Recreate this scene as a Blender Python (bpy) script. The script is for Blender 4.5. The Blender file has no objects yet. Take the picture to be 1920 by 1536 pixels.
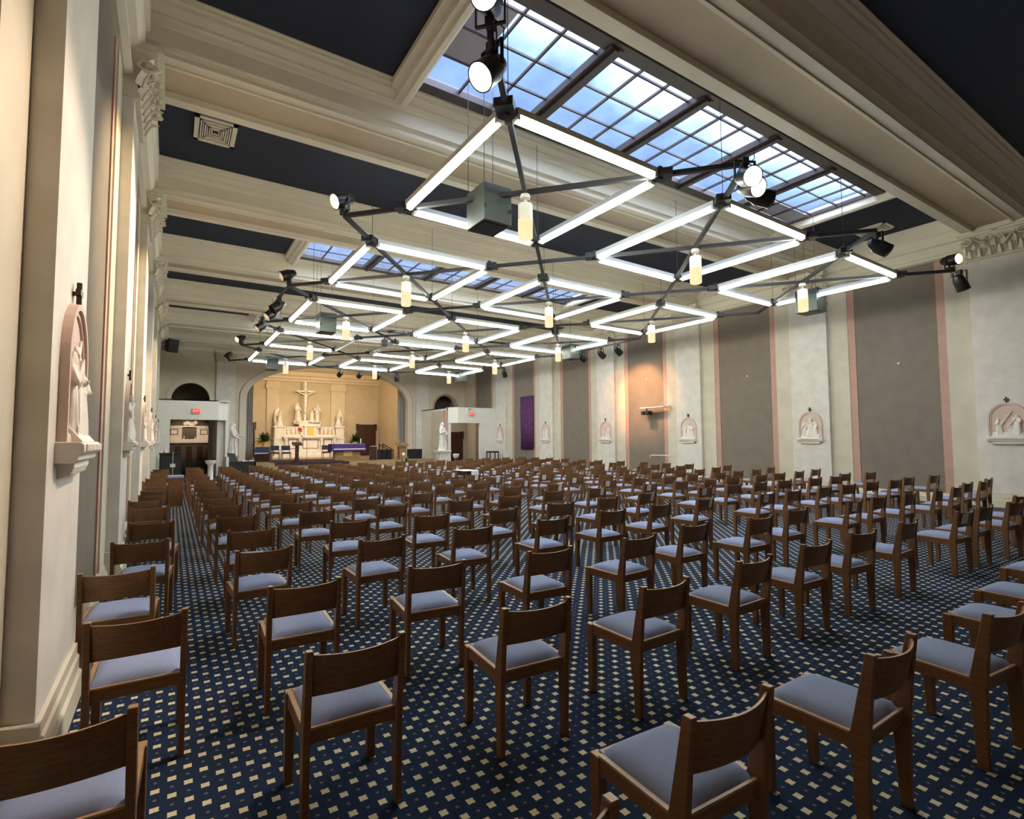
import bpy, bmesh, math, random
from mathutils import Vector, Matrix, Euler, noise

random.seed(11)
sc = bpy.context.scene
COL = sc.collection
PI = math.pi

# ------------------------------------------------------------------ camera
CAM_H = 1.68
YAW, PITCH, ROLL = math.radians(33.08), math.radians(3.28), math.radians(-0.32)
cam_d = bpy.data.cameras.new('camera')
cam_d.sensor_fit = 'HORIZONTAL'
cam_d.sensor_width = 36.0
cam_d.lens = 36.0 * 979.2 / 1920.0
cam_d.clip_start = 0.05
cam_d.clip_end = 300
cam = bpy.data.objects.new('camera', cam_d)
COL.objects.link(cam)
_f = Vector((math.sin(YAW) * math.cos(PITCH), math.cos(YAW) * math.cos(PITCH), math.sin(PITCH)))
_r = Vector((math.cos(YAW), -math.sin(YAW), 0))
_u = _r.cross(_f)
_r2 = _r * math.cos(ROLL) + _u * math.sin(ROLL)
_u2 = -_r * math.sin(ROLL) + _u * math.cos(ROLL)
cam.matrix_world = Matrix(((_r2.x, _u2.x, -_f.x, 0), (_r2.y, _u2.y, -_f.y, 0), (_r2.z, _u2.z, -_f.z, CAM_H), (0, 0, 0, 1)))
sc.camera = cam

# ------------------------------------------------------------------ view, world
sc.view_settings.view_transform = 'Standard'
sc.view_settings.look = 'None'
sc.view_settings.gamma = 1.0
sc.view_settings.exposure = 1.5
sc.view_settings.use_curve_mapping = False
sc.cycles.use_denoising = True
sc.cycles.max_bounces = 8
sc.cycles.transparent_max_bounces = 16
sc.cycles.sample_clamp_indirect = 6.0

TUBE_L = 11.5          # fluorescent tubes
PENDANT_L = 0.45       # alabaster pendants
SKY_GAIN = 0.50

world = bpy.data.worlds.new('sky')
sc.world = world
world.use_nodes = True
wt = world.node_tree
wt.nodes.clear()
w_out = wt.nodes.new('ShaderNodeOutputWorld')
w_bg = wt.nodes.new('ShaderNodeBackground')
w_tc = wt.nodes.new('ShaderNodeTexCoord')
w_sep = wt.nodes.new('ShaderNodeSeparateXYZ')
w_div = wt.nodes.new('ShaderNodeMath'); w_div.operation = 'DIVIDE'
w_mx = wt.nodes.new('ShaderNodeMath'); w_mx.operation = 'MAXIMUM'; w_mx.inputs[1].default_value = 0.05
w_noi = wt.nodes.new('ShaderNodeTexNoise'); w_noi.inputs['Scale'].default_value = 7.0; w_noi.inputs['Detail'].default_value = 4.0
w_ma = wt.nodes.new('ShaderNodeMath'); w_ma.operation = 'MULTIPLY_ADD'; w_ma.inputs[1].default_value = 0.30
w_rmp = wt.nodes.new('ShaderNodeValToRGB')
L = wt.links.new
L(w_tc.outputs['Generated'], w_sep.inputs[0])
L(w_sep.outputs['Z'], w_mx.inputs[0])
L(w_sep.outputs['Y'], w_div.inputs[0]); L(w_mx.outputs[0], w_div.inputs[1])
L(w_tc.outputs['Generated'], w_noi.inputs['Vector'])
L(w_noi.outputs['Fac'], w_ma.inputs[0]); L(w_div.outputs[0], w_ma.inputs[2])
w_map = wt.nodes.new('ShaderNodeMapRange'); w_map.inputs['From Min'].default_value = -1.0; w_map.inputs['From Max'].default_value = 3.6
L(w_ma.outputs[0], w_map.inputs['Value'])
L(w_map.outputs[0], w_rmp.inputs[0])
cr = w_rmp.color_ramp
cr.elements[0].position = 0.0; cr.elements[0].color = (6.2, 7.0, 8.4, 1)
cr.elements[1].position = 1.0; cr.elements[1].color = (0.24, 0.30, 0.42, 1)
for p_, c_ in ((0.32, (5.6, 6.4, 7.8, 1)), (0.41, (2.6, 2.9, 3.3, 1)), (0.449, (1.9, 2.15, 2.5, 1)), (0.468, (0.75, 1.0, 1.5, 1)), (0.488, (0.14, 0.30, 0.68, 1)), (0.543, (0.06, 0.145, 0.39, 1)), (0.837, (0.13, 0.21, 0.43, 1))):
    e = cr.elements.new(p_); e.color = c_
L(w_rmp.outputs[0], w_bg.inputs['Color'])
w_bg.inputs['Strength'].default_value = SKY_GAIN
L(w_bg.outputs[0], w_out.inputs['Surface'])

# ------------------------------------------------------------------ materials
MATS = {}
def mat(name, color, rough=0.6, metal=0.0, noise_amt=0.0, noise_scale=8.0, bump=0.0, bump_scale=60.0, spec=None, color2=None, stretch=None):
    if name in MATS: return MATS[name]
    m = bpy.data.materials.new(name); m.use_nodes = True
    nt = m.node_tree; b = nt.nodes['Principled BSDF']
    b.inputs['Base Color'].default_value = (*color, 1)
    b.inputs['Roughness'].default_value = rough
    b.inputs['Metallic'].default_value = metal
    if spec is not None: b.inputs['Specular IOR Level'].default_value = spec
    tc = nt.nodes.new('ShaderNodeTexCoord')
    vec = tc.outputs['Object']
    if stretch:
        mp = nt.nodes.new('ShaderNodeMapping'); mp.inputs['Scale'].default_value = stretch
        nt.links.new(vec, mp.inputs['Vector']); vec = mp.outputs['Vector']
    if noise_amt > 0 or color2:
        n = nt.nodes.new('ShaderNodeTexNoise'); n.inputs['Scale'].default_value = noise_scale; n.inputs['Detail'].default_value = 5
        nt.links.new(vec, n.inputs['Vector'])
        mx = nt.nodes.new('ShaderNodeMix'); mx.data_type = 'RGBA'
        c2 = color2 or tuple(c * (1 - noise_amt) for c in color)
        mx.inputs['A'].default_value = (*color, 1); mx.inputs['B'].default_value = (*c2, 1)
        rp = nt.nodes.new('ShaderNodeMapRange'); rp.inputs['From Min'].default_value = .35; rp.inputs['From Max'].default_value = .65
        nt.links.new(n.outputs['Fac'], rp.inputs['Value']); nt.links.new(rp.outputs[0], mx.inputs['Factor'])
        nt.links.new(mx.outputs['Result'], b.inputs['Base Color'])
    if bump > 0:
        n2 = nt.nodes.new('ShaderNodeTexNoise'); n2.inputs['Scale'].default_value = bump_scale; n2.inputs['Detail'].default_value = 3
        nt.links.new(vec, n2.inputs['Vector'])
        bp = nt.nodes.new('ShaderNodeBump'); bp.inputs['Strength'].default_value = bump; bp.inputs['Distance'].default_value = .01
        nt.links.new(n2.outputs['Fac'], bp.inputs['Height']); nt.links.new(bp.outputs[0], b.inputs['Normal'])
    MATS[name] = m
    return m

def emit(name, color, strength, color2=None, scale=6.0):
    if name in MATS: return MATS[name]
    m = bpy.data.materials.new(name); m.use_nodes = True
    nt = m.node_tree; nt.nodes.clear()
    o = nt.nodes.new('ShaderNodeOutputMaterial'); e = nt.nodes.new('ShaderNodeEmission')
    e.inputs['Color'].default_value = (*color, 1); e.inputs['Strength'].default_value = strength
    if color2:
        tc = nt.nodes.new('ShaderNodeTexCoord'); n = nt.nodes.new('ShaderNodeTexNoise'); n.inputs['Scale'].default_value = scale
        mx = nt.nodes.new('ShaderNodeMix'); mx.data_type = 'RGBA'
        mx.inputs['A'].default_value = (*color, 1); mx.inputs['B'].default_value = (*color2, 1)
        nt.links.new(tc.outputs['Object'], n.inputs['Vector']); nt.links.new(n.outputs['Fac'], mx.inputs['Factor'])
        nt.links.new(mx.outputs['Result'], e.inputs['Color'])
    nt.links.new(e.outputs[0], o.inputs['Surface'])
    MATS[name] = m
    return m

CREAM = mat('cream_plaster', (.66, .60, .47), .75, noise_amt=.10, noise_scale=2.5, bump=.05)
CREAM2 = mat('cream_moulding', (.68, .62, .49), .6, noise_amt=.03, noise_scale=3)
TANPANEL = mat('tan_soffit', (.52, .43, .30), .7, noise_amt=.06, noise_scale=3)
MARBLED = mat('pale_marbled_plaster', (.75, .705, .635), .55, noise_amt=.0, noise_scale=3.5, color2=(.66, .62, .555), bump=.05)
GRAYB = mat('taupe_plaster', (.235, .195, .155), .9, noise_amt=.10, noise_scale=3, bump=.08, bump_scale=120)
CORAL = mat('coral_plaster', (.55, .33, .26), .7, noise_amt=.10, noise_scale=4)
NAVY = mat('navy_ceiling', (.008, .013, .032), .8, noise_amt=.15, noise_scale=2)
APSE = mat('golden_plaster', (.58, .49, .35), .7, noise_amt=.10, noise_scale=2)
APSE2 = mat('pale_golden_plaster', (.66, .56, .42), .7, noise_amt=.08, noise_scale=2)
WHITEP = mat('white_plaster', (.80, .78, .70), .6, noise_amt=.05, noise_scale=3)
MARBLE = mat('white_marble', (.80, .77, .72), .35, noise_amt=.0, noise_scale=5, color2=(.68, .64, .60))
PLASTERFIG = mat('ivory_plaster', (.82, .76, .68), .55, noise_amt=.05, noise_scale=20)
PINKPL = mat('pink_plaster', (.70, .53, .45), .65, noise_amt=.06, noise_scale=10)
WOOD = mat('oak_brown', (.225, .110, .050), .36, noise_amt=.0, color2=(.160, .076, .032), noise_scale=5, stretch=(2, 2, 22), spec=.4)
WOODX = mat('oak_brown_grain', (.225, .110, .050), .36, noise_amt=.0, color2=(.160, .076, .032), noise_scale=5, stretch=(2, 22, 22), spec=.4)
WOODL = mat('oak_end_grain_lit_edge', (.46, .27, .13), .4, noise_amt=.15, noise_scale=20)  # paler oak: end grain, plus tube light painted onto seat rims and backrest tops
FABRIC = mat('blue_grey_fabric', (.29, .345, .53), .85, noise_amt=.10, noise_scale=160, bump=.25, bump_scale=420, spec=.2)
DARKM = mat('charcoal_metal', (.035, .035, .04), .45, metal=.3)
BLACK = mat('black_paint', (.012, .012, .014), .5)
BLACKCAN = mat('black_can_metal', (.03, .028, .026), .35, metal=.5)
GREYM = mat('grey_enamel', (.60, .60, .56), .4)
BROWNM = mat('brown_steel', (.045, .030, .026), .5, metal=.2)
SPKGREY = mat('grey_green_metal', (.085, .098, .088), .42, metal=.55, noise_amt=.12, noise_scale=3)
DKWOOD = mat('dark_mahogany', (.055, .018, .010), .4, noise_amt=.3, noise_scale=6)
MIDWOOD = mat('honey_wood', (.33, .18, .07), .45, noise_amt=.2, noise_scale=6, stretch=(1, 1, 8))
PURPLE = mat('purple_cloth', (.085, .03, .19), .8, noise_amt=.15, noise_scale=6)
WHITEC = mat('white_cloth', (.82, .82, .80), .8)
PAPER = mat('white_paper', (.82, .82, .80), .8)
INK = mat('grey_ink', (.60, .60, .62), .8)
GOLD = mat('gilt', (.75, .45, .10), .3, metal=.8)
GOLDP = mat('gold_paint', (.78, .50, .12), .45, noise_amt=.2, noise_scale=14)
REDFL = mat('red_petals', (.55, .03, .03), .6)
GREEN = mat('leaf_green', (.045, .10, .03), .55, noise_amt=.4, noise_scale=8)
GREEN2 = mat('leaf_green_light', (.10, .20, .05), .55, noise_amt=.3, noise_scale=8)
REDDARK = mat('red_marble_border', (.16, .045, .035), .4)
NAVYF = mat('navy_fabric', (.04, .055, .10), .85)
CURT = mat('grey_curtain', (.46, .45, .43), .85, noise_amt=.1, noise_scale=4)
TUBE = emit('fluorescent_glow', (0.97, 1.0, 0.87), TUBE_L)
TUBEOFF = mat('unlit_tube_glass', (.72, .76, .70), .25)
PGLOW = emit('alabaster_glow', (1.0, .62, .30), PENDANT_L, color2=(1.0, .80, .52), scale=5)
PSHADE = mat('alabaster_white', (.80, .76, .66), .5, noise_amt=.12, noise_scale=6)
SPOTL = emit('halogen_lens', (1.0, .78, .50), 30.0)

# ------------------------------------------------------------------ mesh builder
class MB:
    def __init__(s):
        s.v = []; s.f = []; s.m = []
    def add(s, vs, fs, m=0):
        o = len(s.v); s.v += [tuple(p) for p in vs]
        s.f += [[i + o for i in f] for f in fs]; s.m += [m] * len(fs)
        return s
    def box(s, x0, y0, z0, x1, y1, z1, m=0, M=None):
        vs = [Vector(p) for p in ((x0, y0, z0), (x1, y0, z0), (x1, y1, z0), (x0, y1, z0), (x0, y0, z1), (x1, y0, z1), (x1, y1, z1), (x0, y1, z1))]
        if M is not None: vs = [M @ p for p in vs]
        return s.add(vs, [[0, 3, 2, 1], [4, 5, 6, 7], [0, 1, 5, 4], [1, 2, 6, 5], [2, 3, 7, 6], [3, 0, 4, 7]], m)
    def bar(s, p0, p1, w, h, m=0, up=(0, 0, 1)):
        p0 = Vector(p0); p1 = Vector(p1); d = (p1 - p0).normalized(); upv = Vector(up)
        if abs(d.dot(upv)) > .98: upv = Vector((0, 1, 0))
        sx = d.cross(upv).normalized() * w / 2; sz = sx.cross(d).normalized() * h / 2
        vs = [p + a * sx + b * sz for p in (p0, p1) for a, b in ((-1, -1), (1, -1), (1, 1), (-1, 1))]
        return s.add(vs, [[0, 1, 2, 3], [7, 6, 5, 4], [0, 4, 5, 1], [1, 5, 6, 2], [2, 6, 7, 3], [3, 7, 4, 0]], m)
    def tube(s, pts, rs, n=10, m=0, caps=True):
        pts = [Vector(p) for p in pts]
        if not isinstance(rs, (list, tuple)): rs = [rs] * len(pts)
        rings = []; prev = None
        for i, p in enumerate(pts):
            d = (pts[min(i + 1, len(pts) - 1)] - pts[max(i - 1, 0)]).normalized()
            if prev is None:
                a = Vector((0, 0, 1)) if abs(d.z) < .9 else Vector((1, 0, 0))
                x = d.cross(a).normalized()
            else:
                x = (prev - d * prev.dot(d)).normalized()
            prev = x; y = d.cross(x)
            rings.append([p + rs[i] * (math.cos(t) * x + math.sin(t) * y) for t in [2 * PI * k / n for k in range(n)]])
        vs = [q for r in rings for q in r]; fs = []
        for i in range(len(pts) - 1):
            for k in range(n):
                a = i * n + k; b = i * n + (k + 1) % n
                fs.append([a, b, b + n, a + n])
        if caps:
            fs.append(list(range(n))[::-1]); fs.append([(len(pts) - 1) * n + k for k in range(n)])
        return s.add(vs, fs, m)
    def lathe(s, prof, n=20, c=(0, 0, 0), m=0, caps=True, sx=1.0, sy=1.0):
        vs = []; fs = []
        for r, z in prof:
            for k in range(n):
                t = 2 * PI * k / n
                vs.append((c[0] + r * math.cos(t) * sx, c[1] + r * math.sin(t) * sy, c[2] + z))
        for i in range(len(prof) - 1):
            for k in range(n):
                a = i * n + k; b = i * n + (k + 1) % n
                fs.append([a, b, b + n, a + n])
        if caps:
            fs.append(list(range(n))[::-1]); fs.append([(len(prof) - 1) * n + k for k in range(n)])
        return s.add(vs, fs, m)
    def prism(s, poly, a0, a1, axis='x', m=0, caps=True):
        """extrude polygon (list of 2-tuples) along an axis. axis x: poly=(y,z); y: poly=(x,z); z: poly=(x,y)"""
        def P(q, a):
            return (a, q[0], q[1]) if axis == 'x' else ((q[0], a, q[1]) if axis == 'y' else (q[0], q[1], a))
        n = len(poly); vs = [P(q, a0) for q in poly] + [P(q, a1) for q in poly]
        fs = [[i, (i + 1) % n, (i + 1) % n + n, i + n] for i in range(n)]
        if caps: fs += [list(range(n))[::-1], [i + n for i in range(n)]]
        return s.add(vs, fs, m)
    def ell(s, c, r, n=12, m=0, M=None):
        vs = []; fs = []; h = max(6, n // 2 + 2)
        for i in range(h + 1):
            ph = PI * i / h
            for k in range(n):
                t = 2 * PI * k / n
                p = Vector((r[0] * math.sin(ph) * math.cos(t), r[1] * math.sin(ph) * math.sin(t), r[2] * math.cos(ph)))
                if M is not None: p = M @ p
                vs.append((c[0] + p.x, c[1] + p.y, c[2] + p.z))
        for i in range(h):
            for k in range(n):
                a = i * n + k; b = i * n + (k + 1) % n
                fs.append([a, a + n, b + n, b])
        return s.add(vs, fs, m)
    def xf(s, M):
        s.v = [tuple(M @ Vector(p)) for p in s.v]; return s
    def mesh(s, name, mats, smooth=False, bevel=0.0, seg=2):
        me = bpy.data.meshes.new(name)
        me.from_pydata(s.v, [], s.f); me.update()
        if not isinstance(mats, (list, tuple)): mats = [mats]
        for q in mats: me.materials.append(q)
        for p, k in zip(me.polygons, s.m): p.material_index = k
        bm = bmesh.new(); bm.from_mesh(me)
        bmesh.ops.remove_doubles(bm, verts=bm.verts, dist=1e-5)
        bmesh.ops.recalc_face_normals(bm, faces=bm.faces)
        if bevel > 0:
            ed = [e for e in bm.edges if len(e.link_faces) == 2 and e.calc_face_angle(0) > .6]
            bmesh.ops.bevel(bm, geom=ed, offset=bevel, segments=seg, affect='EDGES', profile=.5)
        bm.to_mesh(me); bm.free()
        if smooth:
            for p in me.polygons: p.use_smooth = True
            try: me.set_sharp_from_angle(angle=math.radians(42))
            except Exception: pass
        return me
    def build(s, name, mats, parent=None, loc=None, rz=None, **kw):
        o = bpy.data.objects.new(name, s.mesh(name, mats, **kw)); COL.objects.link(o)
        if parent is not None: o.parent = parent
        if loc is not None: o.location = loc
        if rz is not None: o.rotation_euler = (0, 0, rz)
        return o

def obj(name, me, parent=None, loc=None, rz=None):
    o = bpy.data.objects.new(name, me); COL.objects.link(o)
    if parent is not None: o.parent = parent
    if loc is not None: o.location = loc
    if rz is not None: o.rotation_euler = (0, 0, rz)
    return o
def tag(o, label, cat, group=None, kind=None):
    o['label'] = label; o['category'] = cat
    if group: o['group'] = group
    if kind: o['kind'] = kind
    return o
def thing(name, label, cat, loc=(0, 0, 0), rz=0, group=None):
    o = bpy.data.objects.new(name, None); o.empty_display_size = .1; COL.objects.link(o)
    o.location = loc; o.rotation_euler = (0, 0, rz)
    return tag(o, label, cat, group)
def struct(o, label=None, cat='room structure'):
    o['kind'] = 'structure'
    if label: o['label'] = label; o['category'] = cat
    return o
def dup(root, loc, rz, label, group=None):
    r = root.copy(); COL.objects.link(r); r.location = loc; r.rotation_euler = (0, 0, rz)
    r['label'] = label
    if group: r['group'] = group
    for ch in root.children:
        c = ch.copy(); COL.objects.link(c); c.parent = r
        for g in ch.children:
            d = g.copy(); COL.objects.link(d); d.parent = c
    return r
def fuse(mb, name, mt, voxel, parent=None, loc=None, rz=None):
    """turn overlapping closed shapes into one continuous skin"""
    me = mb.mesh(name + '_raw', mt)
    o = bpy.data.objects.new(name + '_raw', me); COL.objects.link(o)
    md = o.modifiers.new('r', 'REMESH'); md.mode = 'VOXEL'; md.voxel_size = voxel; md.use_smooth_shade = True
    sm = o.modifiers.new('s', 'SMOOTH'); sm.factor = .5; sm.iterations = 2
    dg = bpy.context.evaluated_depsgraph_get()
    m2 = bpy.data.meshes.new_from_object(o.evaluated_get(dg)); m2.name = name
    bpy.data.objects.remove(o); bpy.data.meshes.remove(me)
    if not m2.materials: m2.materials.append(mt)
    for p in m2.polygons: p.use_smooth = True
    return obj(name, m2, parent, loc, rz)
def text_mesh(txt, size, depth, mt, name):
    cu = bpy.data.curves.new(name + '_c', 'FONT'); cu.body = txt; cu.size = size; cu.extrude = depth
    cu.align_x = 'CENTER'; cu.align_y = 'CENTER'
    o = bpy.data.objects.new(name + '_c', cu); COL.objects.link(o)
    dg = bpy.context.evaluated_depsgraph_get()
    me = bpy.data.meshes.new_from_object(o.evaluated_get(dg)); me.name = name
    bpy.data.objects.remove(o)
    me.materials.clear(); me.materials.append(mt)
    return me
ORD = ['', 'first', 'second', 'third', 'fourth', 'fifth', 'sixth', 'seventh', 'eighth', 'ninth', 'tenth', 'eleventh', 'twelfth', 'thirteenth', 'fourteenth', 'fifteenth', 'sixteenth', 'seventeenth', 'eighteenth', 'nineteenth', 'twentieth']
# ================================================================== ROOM SHELL
# The hall is built oversize, then scaled about the camera at the script's end:
# one factor shrinks it toward the camera, one lift keeps the camera point fixed.
HALL_SCALE = 0.82
CAM_LIFT = 0.3024
FZ = -CAM_LIFT / HALL_SCALE               # carpet level before the hall is scaled about the camera
XL, XR = -0.62, 20.20            # pilaster faces of the two long walls
YB = 38.5                        # chancel arch wall
B = [-6.25, -0.72, 4.82, 10.37, 15.92, 21.47, 27.02, 32.57, 38.12]   # beam / pilaster lines
Z_SOF, Z_PAN = 7.80, 8.48

# ---- carpet
cm = bpy.data.materials.new('patterned_carpet'); cm.use_nodes = True
nt = cm.node_tree; pb = nt.nodes['Principled BSDF']; pb.inputs['Roughness'].default_value = .95; pb.inputs['Specular IOR Level'].default_value = .1
def N(t, **k):
    n = nt.nodes.new(t)
    for a, b_ in k.items(): setattr(n, a, b_)
    return n
def mth(op, a, b=None):
    n = N('ShaderNodeMath', operation=op)
    for i, x in enumerate((a, b)):
        if x is None: continue
        if isinstance(x, (int, float)): n.inputs[i].default_value = x
        else: nt.links.new(x, n.inputs[i])
    return n.outputs[0]
tc = N('ShaderNodeTexCoord'); sp = N('ShaderNodeSeparateXYZ'); nt.links.new(tc.outputs['Object'], sp.inputs[0])
PU, PV = .0685, .0745
gu = mth('DIVIDE', mth('SUBTRACT', sp.outputs['X'], 1.211), PU); gv = mth('DIVIDE', mth('SUBTRACT', sp.outputs['Y'], 2.828), PV)
ru, rv = mth('ROUND', gu), mth('ROUND', gv)
au = mth('MULTIPLY', mth('ABSOLUTE', mth('SUBTRACT', gu, ru)), PU); av = mth('MULTIPLY', mth('ABSOLUTE', mth('SUBTRACT', gv, rv)), PV)
par = mth('ABSOLUTE', mth('MODULO', mth('ADD', ru, rv), 2.0))
even = mth('LESS_THAN', par, .5)
def boxm(h, k=0.0): return mth('MULTIPLY', mth('LESS_THAN', au, h), mth('LESS_THAN', av, h))
petal = mth('MULTIPLY', boxm(.0185), mth('GREATER_THAN', mth('MAXIMUM', mth('MULTIPLY', mth('GREATER_THAN', au, .0016), mth('GREATER_THAN', av, .0016)), mth('LESS_THAN', mth('ADD', au, av), .040)), .5))
notch = mth('LESS_THAN', mth('ADD', mth('LESS_THAN', mth('MINIMUM', au, av), .0022), mth('GREATER_THAN', mth('MAXIMUM', au, av), .0162)), 1.5)
big = mth('MULTIPLY', mth('MULTIPLY', petal, notch), even)
small = mth('MULTIPLY', boxm(.0075), mth('SUBTRACT', 1.0, even))
def mixc(f, a, b):
    n = N('ShaderNodeMix', data_type='RGBA')
    for s, x in (('A', a), ('B', b)):
        if isinstance(x, tuple): n.inputs[s].default_value = (*x, 1)
        else: nt.links.new(x, n.inputs[s])
    nt.links.new(f, n.inputs['Factor']); return n.outputs['Result']
nz = N('ShaderNodeTexNoise'); nz.inputs['Scale'].default_value = 220; nt.links.new(tc.outputs['Object'], nz.inputs['Vector'])
base = mixc(nz.outputs['Fac'], (.010, .020, .046), (.020, .038, .080))
nz2 = N('ShaderNodeTexNoise'); nz2.inputs['Scale'].default_value = 14; nt.links.new(tc.outputs['Object'], nz2.inputs['Vector'])
mot = mixc(nz2.outputs['Fac'], (.76, .68, .40), (.68, .57, .40))
c1 = mixc(small, base, (.17, .12, .12)); c2 = mixc(big, c1, mot)
nt.links.new(c2, pb.inputs['Base Color'])
bp = N('ShaderNodeBump'); bp.inputs['Strength'].default_value = .3; bp.inputs['Distance'].default_value = .004
nt.links.new(nz.outputs['Fac'], bp.inputs['Height']); nt.links.new(bp.outputs[0], pb.inputs['Normal'])

m = MB(); m.box(-1.0, -5.2, -.2, 17.2, 38.7, 0)
UNSCALED = [struct(m.build('floor', cm), 'navy carpet with rows of small cream flower squares', 'floor')]  # objects left out of the scaling about the camera

# ---- ceiling slabs
m = MB()
SKY = {2: 1, 4: 2, 6: 3}          # bay index (from beam i to i+1) -> skylight number
SX0, SX1 = 3.72, 16.28
for i in range(len(B) - 1):
    y0, y1 = B[i] + 1.29, B[i + 1] - 1.29
    if i in SKY:
        m.box(-1.0, y0 - .02, Z_PAN, SX0 - .42, y1 + .02, Z_PAN + .12)
        m.box(SX1 + .42, y0 - .02, Z_PAN, 21, y1 + .02, Z_PAN + .12)
    else:
        m.box(-1.0, y0 - .02, Z_PAN, 21, y1 + .02, Z_PAN + .12)
struct(m.build('ceiling', NAVY), 'dark navy ceiling panels set between the cream beams', 'ceiling')

# roof deck above the coffers so daylight only enters through the glazing
m = MB()
for i in range(len(B) - 1):
    y0, y1 = B[i] + 1.25, B[i + 1] - 1.25
    m.box(-1.3, B[i] - 1.35, 8.66, 21.2, B[i] + 1.31, 8.74)
    if i in SKY:
        m.box(-1.3, y0, 8.66, SX0, y1, 8.74); m.box(SX1, y0, 8.66, 21.2, y1, 8.74)
    else:
        m.box(-1.3, y0, 8.66, 21.2, y1, 8.74)
struct(m.build('ceiling_deck', NAVY), 'roof deck above the ceiling', 'ceiling')

# ---- beams
prof = [(.42, 7.90), (.44, 7.82), (.50, 7.80), (.70, 7.80), (.70, 7.87), (.73, 7.91), (.80, 7.92), (.80, 8.20), (.83, 8.21), (.87, 8.27), (.94, 8.28), (.94, 8.32), (1.13, 8.35), (1.15, 8.40), (1.21, 8.42), (1.22, 8.46), (1.29, 8.46), (1.29, 8.66)]
for k, yb in enumerate(B):
    m = MB()
    half = prof
    poly = [(yb + d, z) for d, z in half] + [(yb - d, z) for d, z in reversed(half)]
    # soffit with a sunk centre panel, closed at each end
    m.prism(poly, XL - .35, XR + .35, 'x')
    for x0, x1 in ((XL - .3, XL + .34), (XR - .34, XR + .3)):
        m.box(x0, yb - .46, 7.80, x1, yb + .46, 7.92)
    for sg in (-1, 1): m.box(XL + .30, yb + sg * .46 - .03, 7.775, XR - .30, yb + sg * .46 + .03, 7.83)
    for xx in (XL + .33, XR - .33): m.box(xx - .03, yb - .46, 7.775, xx + .03, yb + .46, 7.83)
    b = m.build('trim_beam', CREAM2)
    struct(b, '%s cream moulded ceiling beam counted from the near end' % ORD[k + 1], 'ceiling beam')
    m = MB(); m.box(XL + .34, yb - .415, 7.885, XR - .34, yb + .415, 7.905)
    p = m.build('soffit_panel', TANPANEL, b)

# ---- skylights
glass = bpy.data.materials.new('skylight_glass'); glass.use_nodes = True
nt = glass.node_tree; nt.nodes.clear()
o_ = nt.nodes.new('ShaderNodeOutputMaterial'); mixs = nt.nodes.new('ShaderNodeMixShader'); tr = nt.nodes.new('ShaderNodeBsdfTransparent'); df = nt.nodes.new('ShaderNodeBsdfTranslucent')
tcg = nt.nodes.new('ShaderNodeTexCoord'); ng = nt.nodes.new('ShaderNodeTexNoise'); ng.inputs['Scale'].default_value = 1.6; ng.inputs['Detail'].default_value = 6
nt.links.new(tcg.outputs['Object'], ng.inputs['Vector'])
rg = nt.nodes.new('ShaderNodeValToRGB'); rg.color_ramp.elements[0].position = .3; rg.color_ramp.elements[0].color = (.72, .76, .82, 1); rg.color_ramp.elements[1].position = .62; rg.color_ramp.elements[1].color = (.90, .94, 1, 1)
nt.links.new(ng.outputs['Fac'], rg.inputs[0]); nt.links.new(rg.outputs[0], tr.inputs['Color'])
df.inputs['Color'].default_value = (.55, .62, .75, 1); mixs.inputs[0].default_value = .05
nt.links.new(tr.outputs[0], mixs.inputs[1]); nt.links.new(df.outputs[0], mixs.inputs[2]); nt.links.new(mixs.outputs[0], o_.inputs['Surface'])
greyg = bpy.data.materials.new('grimy_glass'); greyg.use_nodes = True
nt = greyg.node_tree; nt.nodes.clear()
o_ = nt.nodes.new('ShaderNodeOutputMaterial'); mixs = nt.nodes.new('ShaderNodeMixShader'); tr = nt.nodes.new('ShaderNodeBsdfTransparent'); df = nt.nodes.new('ShaderNodeBsdfDiffuse')
tr.inputs['Color'].default_value = (.5, .45, .42, 1); df.inputs['Color'].default_value = (.45, .40, .37, 1); mixs.inputs[0].default_value = .55
nt.links.new(tr.outputs[0], mixs.inputs[1]); nt.links.new(df.outputs[0], mixs.inputs[2]); nt.links.new(mixs.outputs[0], o_.inputs['Surface'])

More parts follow.
